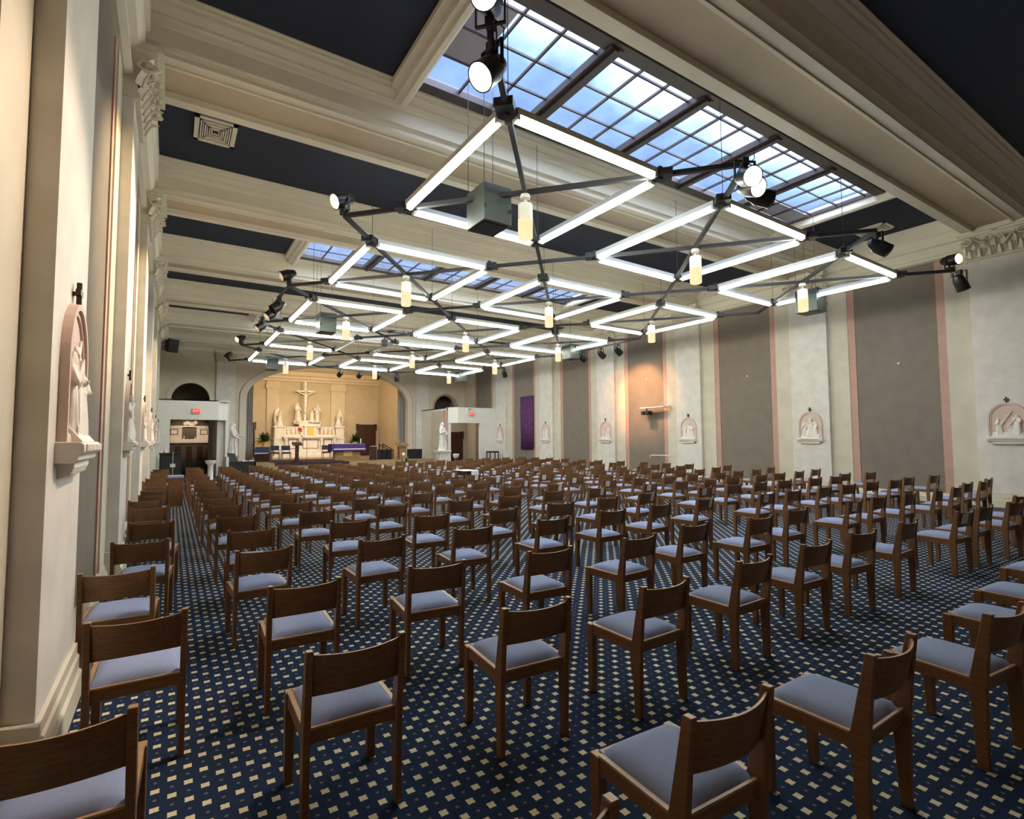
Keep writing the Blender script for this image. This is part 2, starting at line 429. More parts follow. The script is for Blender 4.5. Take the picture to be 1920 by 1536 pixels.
for i, num in SKY.items():
    y0, y1 = B[i] + 1.29, B[i + 1] - 1.29
    # outer frame (brown steel)
    m = MB()
    zf0, zf1 = 8.44, 8.56
    fr = .16
    m.box(SX0, y0, zf0 - .04, SX1, y0 + .26, zf1); m.box(SX0, y1 - .26, zf0 - .04, SX1, y1, zf1)
    m.box(SX0, y0, zf0, SX0 + .07, y1, zf1); m.box(SX1 - .07, y0, zf0, SX1, y1, zf1)
    root = m.build('window_%d' % num, BROWNM)
    struct(root, '%s blue-paned skylight counted from the near end' % ORD[num], 'skylight')
    sec = 2.45
    for k in range(1, 5):
        xc = SX0 + .07 + k * sec + (k - .5) * .03
        g = MB(); g.box(xc - .15, y0 + .1, 8.38, xc + .15, y1 - .1, 8.52); g.box(xc - .05, y0 + .1, 8.33, xc + .05, y1 - .1, 8.39)
        g.build('main_bar', BROWNM, root)
    t = MB()
    xs = []
    for k in range(5):
        xa = SX0 + .07 + (k - .5) * .03 + k * sec + (.15 if k else 0); xb = SX0 + .07 + (k + .5) * .03 + (k + 1) * sec - .15
        for q in (1, 2):
            x = xa + (xb - xa) * q / 3; t.box(x - .02, y0 + .1, 8.47, x + .02, y1 - .1, 8.52)
    ys = [y1 - .26 - .745 * q for q in range(1, 5)]
    for y in ys:
        if y > y0 + .2: t.box(SX0, y - .02, 8.475, SX1, y + .02, 8.515)
    t.build('glazing_bars', BROWNM, root)
    g = MB(); g.box(SX0, y0 + .02, 8.525, SX1, y1 - .02, 8.535); g.build('glass_pane', glass, root)
    if num == 1:
        g = MB(); g.box(SX0 + .09, ys[2] + .03, 8.505, SX0 + .76, ys[1] - .03, 8.52); g.box(SX0 + .09, ys[1] + .03, 8.505, SX0 + .76, ys[0] - .03, 8.52)
        g.box(SX1 - 2.2, y1 - .9, 8.505, SX1 - .1, y1 - .3, 8.52)
        g.build('grimy_pane', greyg, root)
    # cross ribs between skylight and dark panels
    for s, xr in ((1, SX0), (-1, SX1)):
        m = MB()
        poly = [(xr, 8.66), (xr, 8.26), (xr - s * .05, 8.22), (xr - s * .14, 8.22), (xr - s * .16, 8.27), (xr - s * .26, 8.28), (xr - s * .28, 8.36), (xr - s * .42, 8.38), (xr - s * .42, 8.66)]
        m.prism(poly, B[i] + .9, B[i + 1] - .9, 'y')
        struct(m.build('trim_rib', CREAM2), 'cream moulded rib at the %s end of the %s skylight' % ('left' if s > 0 else 'right', ORD[num]), 'ceiling rib')

# ---- long walls
def long_wall(side):
    s = 1 if side == 'left' else -1            # inward normal along +x for the left wall
    X0 = XL if side == 'left' else XR
    P = lambda d: X0 - s * d                   # d = distance back from pilaster face
    def bx(m, d0, d1, y0, y1, z0, z1):
        a, b = sorted((P(d0), P(d1))); m.box(a, y0, z0, b, y1, z1)
    w = MB(); bx(w, .20, .45, -6.4, 47.2, FZ, 8.7)
    # piers and frieze
    for yb in B:
        bx(w, .15, .21, yb - 1.35, yb + 1.35, FZ, 7.32)
    bx(w, .12, .21, -6.4, 38.6, 7.32, 8.5)
    root = struct(w.build('wall_' + side, CREAM), 'long cream %s wall with piers' % side, 'wall')
    pan = MB(); cor = MB()
    for i in range(len(B) - 1):
        y0, y1 = B[i] + 1.35, B[i + 1] - 1.35
        bx(cor, .17, .205, y0, y0 + .23, FZ, 7.30); bx(cor, .17, .205, y1 - .23, y1, FZ, 7.30)
        bx(pan, .19, .205, y0 + .23, y1 - .23, FZ, 7.30)
    pan.build('taupe_panel', GRAYB, root); cor.build('coral_border', CORAL, root)
    # cornice running along the wall top
    c = MB()
    prof = [(.12, 7.30), (.03, 7.34), (.03, 7.42), (.06, 7.45), (.06, 7.72), (-.04, 7.75), (-.10, 7.84), (-.12, 7.92), (-.12, 8.02), (-.18, 8.06), (-.18, 8.30), (-.20, 8.5), (.3, 8.5), (.3, 7.30)]
    c.prism([(P(d), z) for d, z in prof], -6.4, 38.5, 'y')
    struct(c.build('trim_cornice', CREAM2), 'cream cornice along the top of the %s wall' % side, 'cornice')
    # baseboard
    bb = MB()
    pr = [(.2, FZ), (.10, FZ), (.10, FZ + .16), (.12, FZ + .20), (.14, FZ + .27), (.2, FZ + .30)]
    bb.prism([(P(d), z) for d, z in pr], -6.4, 38.5, 'y')
    struct(bb.build('baseboard_' + side, CREAM2), 'cream baseboard of the %s wall' % side, 'baseboard')
    # pilasters with base and capital
    for k, yb in enumerate(B):
        if k == len(B) - 1: continue
        m = MB(); bx(m, 0, .21, yb - .69, yb + .69, FZ, 7.1)
        pil = struct(m.build('trim_pilaster', MARBLED), '%s pale pilaster on the %s wall from the near end' % (ORD[k + 1], side), 'pilaster')
        m = MB()
        pr = [(.2, FZ), (-.06, FZ), (-.06, FZ + .20), (-.04, FZ + .22), (-.04, FZ + .32), (-.025, FZ + .34), (-.025, FZ + .42), (.2, FZ + .46)]
        a, b = yb - .75, yb + .75
        m.prism([(P(d), z) for d, z in pr], a, b, 'y')
        m.build('pilaster_base', CREAM2, pil)
        capital(side, X0, s, yb, pil, 1.38)
    return root

def spiral(c, r, s, ax1, ax2, turns=1.6, n=22):
    pts = []
    for k in range(n):
        t = k / (n - 1); a = 2 * PI * turns * t * s; rr = r * (1 - .8 * t)
        pts.append(Vector(c) + rr * (math.cos(a) * Vector(ax1) + math.sin(a) * Vector(ax2)))
    return pts

CAPITAL_MESH = {}
def capital(side, X0, s, yb, parent, width):
    """acanthus capital: bell, two rows of leaves, corner scrolls, abacus. local x = out of wall, y = along wall"""
    if 'c' not in CAPITAL_MESH:
        m = MB(); h = width / 2
        m.prism([(-.2, 0), (.03, 0), (.05, .03), (.03, .06), (.02, .2), (.05, .45), (.12, .62), (.16, .66), (-.2, .66)], -h - .02, h + .02, 'y')
        # prism with axis y uses poly=(x,z)
        m.box(-.2, -h - .1, .66, .20, h + .1, .72); m.box(-.2, -h - .14, .72, .25, h + .14, .80)
        m.box(-.2, -h - .04, -.05, .05, h + .04, 0)
        def leaf(y, z, hh, wd, outx):
            ring = [(.035, 0, 1), (.055, .35, .95), (.09, .7, .8), (outx, .95, .55), (outx + .04, .9, .3), (outx + .03, .78, .1)]
            vs = []; fs = []
            for x, t, wf in ring:
                for q in (-1, -.5, 0, .5, 1):
                    vs.append((x + .025 * (1 - abs(q)) - .03 * abs(q), y + q * wd * wf / 2, z + t * hh))
            for i in range(len(ring) - 1):
                for k in range(4):
                    a = i * 5 + k; fs.append([a, a + 1, a + 6, a + 5])
            m.add(vs, fs)
            m.tube([(x + .03, y, z + t * hh) for x, t, wf in ring[:5]], [.014, .014, .012, .01, .008], 6)
        n = 6
        for k in range(n): leaf(-h + (k + .5) * 2 * h / n, .02, .26, 2 * h / n * .95, .13)
        for k in range(n + 1): leaf(-h + k * 2 * h / n, .16, .34, 2 * h / n * .85, .17)
        for sg in (-1, 1):
            m.tube(spiral((.17, sg * (h - .08), .52), .13, sg, (0, sg, 0), (0, 0, 1)), [.032 - .0008 * k for k in range(22)], 7)
            m.tube([(.08, sg * .18, .25), (.12, sg * .3, .42), (.16, sg * (h - .2), .58)], [.02, .024, .03], 7)
            m.tube(spiral((.15, sg * .14, .52), .085, -sg, (0, sg, 0), (0, 0, 1), 1.4), [.022 - .0006 * k for k in range(22)], 6)
            m.tube(spiral((.10, sg * (h + .06), .5), .11, sg, (1, 0, 0), (0, 0, 1), 1.3), [.028 - .0007 * k for k in range(22)], 6)
        for k in range(7):
            a = 2 * PI * k / 6
            m.ell((.2, .07 * math.cos(a) * (k < 6), .73 + .05 * math.sin(a) * (k < 6)), (.03, .035, .03), 8)
        m.v = [(x * 1.45 if x > 0 else x, y, z) for x, y, z in m.v]
        CAPITAL_MESH['c'] = m.mesh('capital', CREAM2, smooth=True)
    o = obj('capital', CAPITAL_MESH['c'], parent, (X0, yb, 7.02), 0 if s > 0 else PI)
    return o

long_wall('left'); long_wall('right')
m = MB(); m.box(-1.2, -6.6, FZ, 21, -6.3, 8.7)
struct(m.build('wall_near', GRAYB), 'plain taupe end wall behind the seating', 'wall')

# ---- chancel arch wall with three arched openings
def arch_top(x):
    """height of void at x"""
    for cx, hw, spring, rise in ((.95, 1.03, 4.32, 1.03), (9.72, 5.62, 4.55, 2.36), (18.62, 1.0, 4.25, 1.02)):
        if abs(x - cx) < hw:
            return spring + rise * math.sqrt(max(0, 1 - ((x - cx) / hw) ** 2))
    return 0
def arch_wall(y0, y1, x0, x1, ztop, edges, mt, name):
    xs = [x0, x1]
    for cx, hw, n in edges:
        xs += [cx - hw * math.cos(PI * k / n) for k in range(n + 1)]
    xs = sorted(xs); m = MB()
    for a, b in zip(xs[:-1], xs[1:]):
        if b - a < 1e-6: continue
        mid = (a + b) / 2
        if arch_top(mid) > 0:
            ha, hb = arch_top(a + 1e-7) or arch_top(a + 1e-4), arch_top(b - 1e-7) or arch_top(b - 1e-4)
            vs = [(a, y0, ha), (b, y0, hb), (b, y0, ztop), (a, y0, ztop), (a, y1, ha), (b, y1, hb), (b, y1, ztop), (a, y1, ztop)]
            m.add(vs, [[0, 1, 2, 3], [7, 6, 5, 4], [0, 4, 5, 1], [3, 2, 6, 7], [0, 3, 7, 4], [1, 5, 6, 2]])
        else:
            m.box(a, y0, FZ, b, y1, ztop)
    return m.build(name, mt)
w = arch_wall(YB, YB + .45, -.8, 20.6, 8.7, ((.95, 1.03, 28), (9.72, 5.62, 60), (18.62, 1.0, 28)), CREAM, 'wall_far')
struct(w, 'cream end wall with the wide chancel arch and two round niches', 'wall')
# archivolts
def archivolt(cx, hw, spring, rise, wd, z0, y, mt, name, n=56, depth=.07):
    m = MB(); pin = []; pout = []
    pin.append((cx - hw, z0)); pout.append((cx - hw - wd, z0))
    for k in range(n + 1):
        t = PI - PI * k / n
        pin.append((cx + hw * math.cos(t), spring + rise * math.sin(t))); pout.append((cx + (hw + wd) * math.cos(t), spring + (rise + wd) * math.sin(t)))
    pin.append((cx + hw, z0)); pout.append((cx + hw + wd, z0))
    q = len(pin)
    vs = [(p[0], y - depth, p[1]) for p in pin] + [(p[0], y - depth, p[1]) for p in pout] + [(p[0], y + .01, p[1]) for p in pin] + [(p[0], y + .01, p[1]) for p in pout]
    fs = []
    for k in range(q - 1):
        fs += [[k, k + 1, q + k + 1, q + k], [2 * q + k, 3 * q + k, 3 * q + k + 1, 2 * q + k + 1], [k, 2 * q + k, 2 * q + k + 1, k + 1], [q + k, q + k + 1, 3 * q + k + 1, 3 * q + k]]
    m.add(vs, fs); return m.build(name, mt)
struct(archivolt(9.72, 5.62, 4.55, 2.36, .40, FZ, YB, CREAM2, 'trim_archivolt'), 'pale smooth band round the chancel arch', 'arch moulding')
struct(archivolt(9.72, 6.02, 4.55, 2.76, .05, FZ, YB, CORAL, 'trim_archivolt_edge', depth=.04), 'thin coral line round the chancel arch band', 'arch moulding')
struct(archivolt(.95, 1.03, 4.32, 1.03, .26, 4.0, YB, CREAM2, 'trim_niche_arch', 30), 'cream moulding round the left niche', 'arch moulding')
struct(archivolt(18.62, 1.0, 4.25, 1.02, .14, 4.0, YB, CORAL, 'trim_niche_arch', 30), 'coral moulding round the right niche', 'arch moulding')
for x0, x1, lb in ((2.32, 3.42, 'left'), (16.02, 17.1, 'right')):
    m = MB(); m.box(x0, YB - .14, FZ, x1, YB + .02, 7.0)
    p = struct(m.build('trim_pilaster', MARBLED), 'pale pilaster on the far wall %s of the chancel arch' % lb, 'pilaster')
    m = MB(); m.box(x0 - .08, YB - .2, FZ, x1 + .08, YB, .35); m.build('pilaster_base', CREAM2, p)
    o = obj('capital', CAPITAL_MESH['c'], p, ((x0 + x1) / 2, YB - .14, 6.75), -PI / 2); o.scale = (1, .78, .9)
m = MB(); m.prism([(YB, 7.35), (YB - .08, 7.38), (YB - .08, 7.6), (YB - .2, 7.68), (YB - .2, 7.85), (YB - .3, 7.95), (YB - .3, 8.3), (YB, 8.3)], -.7, 20.4, 'x')
for k in range(88): m.box(-.5 + k * .235, YB - .27, 7.66, -.5 + k * .235 + .12, YB - .19, 7.80)
struct(m.build('trim_cornice', CREAM2), 'cream dentil cornice across the far wall', 'cornice')

# ---- chancel behind the arch
m = MB()
m.box(3.5, 46.7, FZ, 16.0, 47.0, 7.6)
m.box(3.3, YB + .45, FZ, 3.6, 47.0, 7.6); m.box(15.8, YB + .45, FZ, 16.1, 47.0, 7.6)
struct(m.build('wall_chancel', APSE), 'golden chancel walls behind the arch', 'wall')
m = MB(); m.box(3.3, YB + .45, 7.45, 16.1, 47.0, 7.6)
struct(m.build('ceiling_chancel', CREAM2), 'chancel ceiling', 'ceiling')
m = MB()
for x0, x1 in ((6.45, 7.35), (11.55, 12.75)): m.box(x0, 46.55, .3, x1, 46.75, 6.6)
for x0, x1 in ((6.35, 7.45), (11.45, 12.85)): m.box(x0, 46.48, 5.95, x1, 46.75, 6.3); m.box(x0 + .05, 46.5, 6.3, x1 - .05, 46.75, 6.55)
struct(m.build('trim_chancel_pilasters', APSE2), 'pale pilasters on the chancel end wall', 'pilaster')
m = MB(); m.prism([(46.75, 6.6), (46.5, 6.62), (46.5, 6.8), (46.4, 6.86), (46.4, 7.05), (46.25, 7.15), (46.25, 7.45), (46.75, 7.45)], 3.55, 15.85, 'x')
struct(m.build('trim_chancel_cornice', APSE2), 'golden cornice along the chancel end wall', 'cornice')
m = MB(); m.box(3.7, 33.9, FZ, 15.5, 47, .33); m.box(4.6, 33.55, FZ, 14.6, 34.0, .17)
struct(m.build('floor_platform', mat('platform_oak', (.40, .27, .14), .45, noise_amt=.2, noise_scale=3, stretch=(1, 10, 1))), 'low wooden chancel platform', 'floor')
m = MB(); m.box(5.2, 33.86, .325, 9.6, 40, .336); m.box(5.2, 33.86, .08, 9.6, 33.93, .336)
tag(m.build('rug', mat('dark_rug', (.05, .035, .04), .95, noise_amt=.5, noise_scale=9)), 'dark patterned rug lying under the wooden lectern on the platform', 'rug')

# doors in the chancel
def panel_door(num, x, w, h, y, z0, label):
    m = MB(); m.box(x, y - .06, z0, x + w, y + .06, z0 + h)
    d = struct(m.build('door_%d' % num, DKWOOD), label, 'door')
    m = MB()
    for a in range(2):
        for b_ in range(3):
            xx = x + .12 + a * (w - .24) / 2; zz = z0 + .15 + b_ * (h - .3) / 3
            m.box(xx + .04, y - .085, zz + .04, xx + (w - .24) / 2 - .04, y - .055, zz + (h - .3) / 3 - .04)
    m.build('door_panels', DKWOOD, d)
    m = MB(); m.ell((x + .12, y - .12, z0 + 1.0), (.035, .05, .035), 8); m.build('door_handle', GOLD, d)
    m = MB(); m.box(x - .12, y - .1, z0, x, y + .08, z0 + h + .02); m.box(x + w, y - .1, z0, x + w + .12, y + .08, z0 + h + .02)
    m.box(x - .2, y - .12, z0 + h - .55, x, y + .08, z0 + h + .06); m.box(x + w, y - .12, z0 + h - .55, x + w + .2, y + .08, z0 + h + .06); m.box(x, y - .1, z0 + h - .02, x + w, y + .08, z0 + h + .01)
    m.build('door_casing', DKWOOD, d)
    return d
panel_door(1, 13.98, 1.45, 2.75, 46.66, .33, 'dark wooden door right of the high altar')
panel_door(2, 4.35, 1.15, 2.8, 46.66, .33, 'dark wooden door left of the high altar')

# ---- vestibules in the far corners
def vestibule_left():
    z1, zo = 3.98, 2.87
    m = MB()
    F = 33.9
    m.box(-.8, F, FZ, -.08, F + .25, z1)                        # left jamb
    m.box(-.08, F, zo, 2.2, F + .25, z1)                       # entablature
    m.add([(2.2, F, zo), (2.72, F + .55, zo), (2.72, F + .8, zo), (2.2, F + .25, zo), (2.2, F, z1), (2.72, F + .55, z1), (2.72, F + .8, z1), (2.2, F + .25, z1)], [[0, 1, 5, 4], [1, 2, 6, 5], [2, 3, 7, 6], [3, 0, 4, 7], [4, 5, 6, 7], [3, 2, 1, 0]])
    m.box(2.60, F + .5, FZ, 2.76, F + .8, z1)                   # slim post
    m.box(2.2, F + .75, FZ, 2.66, YB, z1); m.box(-.8, F, z1 - .06, 2.76, YB, z1)
    return struct(m.build('wall_vestibule_left', WHITEP), 'white boxed vestibule below the left niche', 'wall')
def vestibule_right():
    z1, zo, F = 4.0, 2.88, 33.3
    m = MB()
    m.box(17.1, F, zo, 18.9, F + .25, z1)
    m.add([(16.55, F + .5, zo), (17.1, F, zo), (17.1, F + .25, zo), (16.55, F + .75, zo), (16.55, F + .5, z1), (17.1, F, z1), (17.1, F + .25, z1), (16.55, F + .75, z1)], [[0, 1, 5, 4], [1, 2, 6, 5], [2, 3, 7, 6], [3, 0, 4, 7], [4, 5, 6, 7], [3, 2, 1, 0]])
    m.box(16.55, F + .5, FZ, 16.78, F + .8, z1)
    m.box(18.9, F, FZ, 20.3, F + .25, z1)
    m.box(16.5, F + .7, FZ, 16.62, YB, z1); m.box(16.5, F + .6, z1 - .06, 20.3, YB, z1)
    m.box(17.5, F + 4.4, FZ, 18.55, F + 4.6, 2.85)
    return struct(m.build('wall_vestibule_right', WHITEP), 'white boxed vestibule below the right niche', 'wall')
vestibule_left(); vestibule_right()
m = MB(); m.box(16.3, 33.95, FZ, 16.56, 36.1, 3.78); struct(m.build('trim_return', CREAM), 'cream return beside the right vestibule', 'wall')
m = MB(); m.box(16.27, 33.8, FZ, 16.55, 33.98, 3.8); struct(m.build('trim_return_coral', CORAL), 'coral return beside the right vestibule', 'wall')
m = MB(); m.box(18.62, 38.1, FZ, 20.3, 38.4, 3.4); struct(m.build('wall_vestibule_back', mat('grey_plaster', (.42, .40, .34), .8)), 'grey back wall inside the right vestibule', 'wall')  # back wall in plain grey plaster
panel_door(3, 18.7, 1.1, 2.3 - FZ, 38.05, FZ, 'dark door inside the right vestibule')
# side chapels beyond the niches
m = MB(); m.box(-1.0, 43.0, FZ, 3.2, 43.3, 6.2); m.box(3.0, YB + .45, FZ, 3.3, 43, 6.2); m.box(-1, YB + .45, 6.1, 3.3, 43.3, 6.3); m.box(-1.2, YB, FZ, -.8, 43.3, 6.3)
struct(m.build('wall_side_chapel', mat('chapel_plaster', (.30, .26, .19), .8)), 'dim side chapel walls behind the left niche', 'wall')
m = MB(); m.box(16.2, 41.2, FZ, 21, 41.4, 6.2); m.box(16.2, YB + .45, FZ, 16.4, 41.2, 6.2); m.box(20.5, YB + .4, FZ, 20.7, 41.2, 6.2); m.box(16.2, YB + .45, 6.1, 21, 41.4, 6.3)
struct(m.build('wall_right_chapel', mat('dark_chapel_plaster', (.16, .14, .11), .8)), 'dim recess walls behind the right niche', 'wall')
# ================================================================== CHAIRS
CHAIR_DATA = """0:1,0.74,1.02,-3 2,1.63,1.14,-2.5 3,2.65,1.05,0.7 4,3.69,0.93,-5.6 5,4.79,1,-3 6,5.69,1.08,-4 7,6.82,1.2,-4
1:0,-0.29,2.24,-2 1,0.72,2.38,-1 2,1.71,2.38,-3.9 3,2.62,2.27,1.1 4,3.69,2.34,1.2 5,4.68,2.39,-1.7 6,5.59,2.42,-4.5 7,6.68,2.44,1.8 8,8.16,2.39,-4.2 9,8.96,2.41,-2.5 10,9.89,2.33,-6 11,10.99,2.52,-6
2:0,-0.12,3.36,-0.8 1,0.74,3.55,-2.1 2,1.65,3.54,-5.6 3,2.63,3.47,-3 4,3.66,3.46,3.3 5,4.67,3.63,0.6 6,5.69,3.52,-1.6 7,6.71,3.65,-0.9 8,8.28,3.67,2 9,9.12,3.7,-1.2 10,10.07,3.64,0 11,11.04,3.57,5.1 12,12.01,3.61,1.2 13,13.2,3.79,-1.6 14,13.92,3.74,0.2 15,14.84,3.9,1
3:0,-0.29,4.61,-2.6 1,0.68,4.85,2.5 2,1.66,4.76,0.9 3,2.64,4.8,-4.5 4,3.7,4.82,-0.8 5,4.74,4.93,0.5 6,5.71,5,6 7,6.82,5.1,5.5 8,8.27,4.99,0.9 9,9.08,4.99,-0.2 10,10.2,5.02,-0.9 11,11.06,5,-6 12,12.12,5.03,-6 13,13.02,4.95,-6 14,14.13,5.11,-6 15,15.26,5,-6
4:0,-0.21,5.87,-4.8 1,0.71,5.97,-2.8 2,1.72,6,-5.3 3,2.67,5.89,-3 4,3.69,5.87,3.1 5,4.69,5.93,-6 6,5.71,6.04,6 7,6.75,6.19,4.9 8,8.39,6.27,4.9 9,9.27,6.27,-0.2 10,10.23,6.31,-1.3 11,11.13,6.3,-6 12,12.26,6.23,-6 13,13.19,6.22,-6 14,14.29,6.53,-5.5 15,15.34,6.39,-6
5:0,-0.16,7.17,-5.8 1,0.69,7.18,-3.1 2,1.62,7.14,-4.7 3,2.64,7.15,2.3 4,3.7,7.11,4.6 5,4.61,7.14,2.4 6,5.69,7.39,0.9 7,6.71,7.38,2.3 8,8.21,7.45,5.6 9,9.21,7.48,3.2 10,10.14,7.44,2.9 11,11.12,7.54,-6 12,12.31,7.56,-0.8 13,13.24,7.63,-5.3 14,14.34,7.7,1.9 15,15.62,7.91,-1.6
6:0,-0.31,8.78,0.4 1,0.67,8.5,-6 2,1.58,8.28,-4.6 3,2.6,8.18,2 4,3.64,8.44,4.5 5,4.68,8.36,4 6,5.56,8.55,1.8 7,6.62,8.53,2.7 8,8.2,8.63,2.5 9,9.21,8.68,4.7 10,10.21,8.64,0.5 11,11.21,8.75,3.2 12,12.28,8.72,-6 13,13.24,8.81,-0.9 14,14.33,8.94,-0.4
7:0,-0.31,9.88,-1.6 1,0.66,9.6,-0.9 2,1.63,9.63,-0.4 3,2.61,9.53,2.7 4,3.64,9.75,1.1 5,4.69,9.69,1.2 6,5.58,9.79,-0.2 7,6.6,9.73,0.8 8,8.22,9.79,0.3 9,9.12,9.7,-2.1 10,10.1,9.85,0.8 11,11.06,9.81,2.8 12,12.24,9.97,-1.7 13,13.1,9.97,-0.4 14,14.34,10.29,2.4 15,15.66,9.29,2.6
8:0,-0.22,10.76,0.3 1,0.66,10.8,-1.1 2,1.6,10.65,-1.7 3,2.62,10.63,2.6 4,3.6,10.63,-0.9 5,4.62,10.66,1.4 6,5.6,10.83,2.8 7,6.63,10.99,-2.6 8,8.24,11.03,-1.6 9,9.18,11.08,0.1 10,10.11,11,-0.9 11,11.15,11.11,2.2 12,12.25,11.31,1.3 13,13.11,11.08,2.6 15,15.68,10.83,1.1
9:0,-0.23,11.76,-0.8 1,0.66,11.88,-1.1 2,1.61,11.85,1.5 3,2.62,11.84,-1 4,3.65,12.01,-1.2 5,4.63,12.05,-2.9 6,5.59,11.98,1.1 7,6.61,12.03,-1.1 8,8.2,12.25,0.5 9,9.18,12.26,-0.4 10,10.19,12.54,-1.2 11,11.11,12.26,0 12,12.22,12.27,0.1 13,13.18,12.31,1.3 14,14.32,11.65,2.3 15,15.43,12.16,0.8
10:0,-0.26,12.89,0.6 1,0.66,13.21,-2.5 2,1.64,13.25,2 3,2.6,13.22,-1.6 4,3.69,13.37,0.8 5,4.67,13.35,-1.5 6,5.59,13.35,-0.8 7,6.59,13.32,1.2 8,8.23,13.52,-2.9 9,9.15,13.56,2.4 10,10.15,13.61,2.6 11,11.13,13.62,2 12,12.23,13.33,-2.9 13,13.12,13.4,2.6 14,14.3,12.73,1.8 15,15.42,13.19,-2.4
11:0,-0.31,14.46,-2.6 1,0.69,14.35,2.8 2,1.61,14.39,0.1 3,2.61,14.36,0.5 4,3.64,14.51,-0.9 5,4.68,14.67,-0.8 6,5.59,14.48,0.6 7,6.61,14.38,-1.9 8,8.25,14.67,0.7 9,9.16,14.79,-0.2 10,10.19,14.79,-1.1 11,11.13,14.76,0.4 12,12.21,14.3,0.5 13,13.12,14.27,1 14,14.31,14.81,1.5 15,15.44,14.31,2.5
12:0,-0.29,15.59,2 1,0.63,15.51,-2.3 2,1.65,15.51,0.3 3,2.59,15.68,1.9 4,3.68,15.83,-0.1 5,4.63,15.72,1.6 6,5.62,15.64,0.4 7,6.62,15.77,2 8,8.21,15.91,2.5 9,9.17,15.77,0.9 10,10.12,15.89,0.7 11,11.15,15.98,-2.7 12,12.23,15.72,2.1 13,13.13,15.84,1.3 14,14.34,15.99,2.1 15,15.45,15.57,2.2
13:0,-0.23,16.72,-1.6 1,0.63,16.83,-2.7 2,1.6,16.71,-1 3,2.65,16.84,1.2 4,3.65,16.86,0.7 5,4.7,16.99,0.2 6,5.58,16.85,-1.1 7,6.59,16.88,2.1 8,8.23,16.9,-0.5 9,9.2,16.98,-3 10,10.14,17.07,-1.8 11,11.08,16.93,1.6 12,12.21,17.01,2.7 13,13.19,17.03,2.2 14,14.29,16.96,-2.5 15,15.41,16.87,-1.2
14:0,-0.24,17.87,-0.2 1,0.62,18.08,1.7 2,1.61,18.11,-0.8 3,2.65,17.9,2.4 4,3.7,17.94,-0.5 5,4.69,18.03,2.5 6,5.58,18.06,1.8 7,6.63,18.16,-1 8,8.22,18.18,-2.2 9,9.15,18.38,-0.9 10,10.13,18.17,-2.3 11,11.16,18.38,0 12,12.21,18.21,-2.8 13,13.11,18.15,0.4 14,14.27,18.36,1 15,15.42,17.94,-1.3
15:0,-0.28,19.2,-1.9 1,0.66,19.42,-0.5 2,1.62,19.29,0.7 3,2.66,19.19,2.5 4,3.66,19.22,0.2 5,4.69,19.24,-2 6,5.58,19.21,-2.7 7,6.62,19.29,2.3 8,8.25,19.51,1.8 9,9.14,19.43,1.8 10,10.18,19.39,2.3 11,11.16,19.6,2.3 12,12.24,19.46,2.3 13,13.18,19.34,-1.9 14,14.3,19.43,-0.5 15,15.46,19.2,2.4
16:0,-0.26,20.57,-0.1 1,0.65,20.31,1.7 2,1.62,20.28,-0 3,2.65,20.13,-2.9 4,3.66,20.27,1 5,4.7,20.31,-1.5 6,5.59,20.35,2.6 7,6.59,20.29,-1.6 8,8.23,20.47,1.7 9,9.15,20.41,1.8 10,10.17,20.44,1.4 11,11.08,20.25,0.6 12,12.19,20.55,1.3 13,13.13,20.43,1.5 14,14.32,20.38,1.1 15,15.49,20.45,2.1
17:1,0.66,21.47,-1.4 2,1.64,21.28,0.9 3,2.64,21.48,2.4 4,3.64,21.52,-2 5,4.69,21.35,-0.5 6,5.56,21.54,1.9 7,6.6,21.35,0.2 8,8.27,21.48,1.8 10,10.16,21.47,0.5 11,11.08,21.47,-2.4 12,12.22,21.52,1.3 13,13.14,21.5,-0.6 14,14.32,21.3,-1.2 15,15.42,21.54,-0.5
18:9,9.14,22.33,-1.9 12,12.17,22.55,-1.1 13,13.11,22.5,0.7 14,14.26,22.47,2.2 15,15.47,22.72,-2.5"""
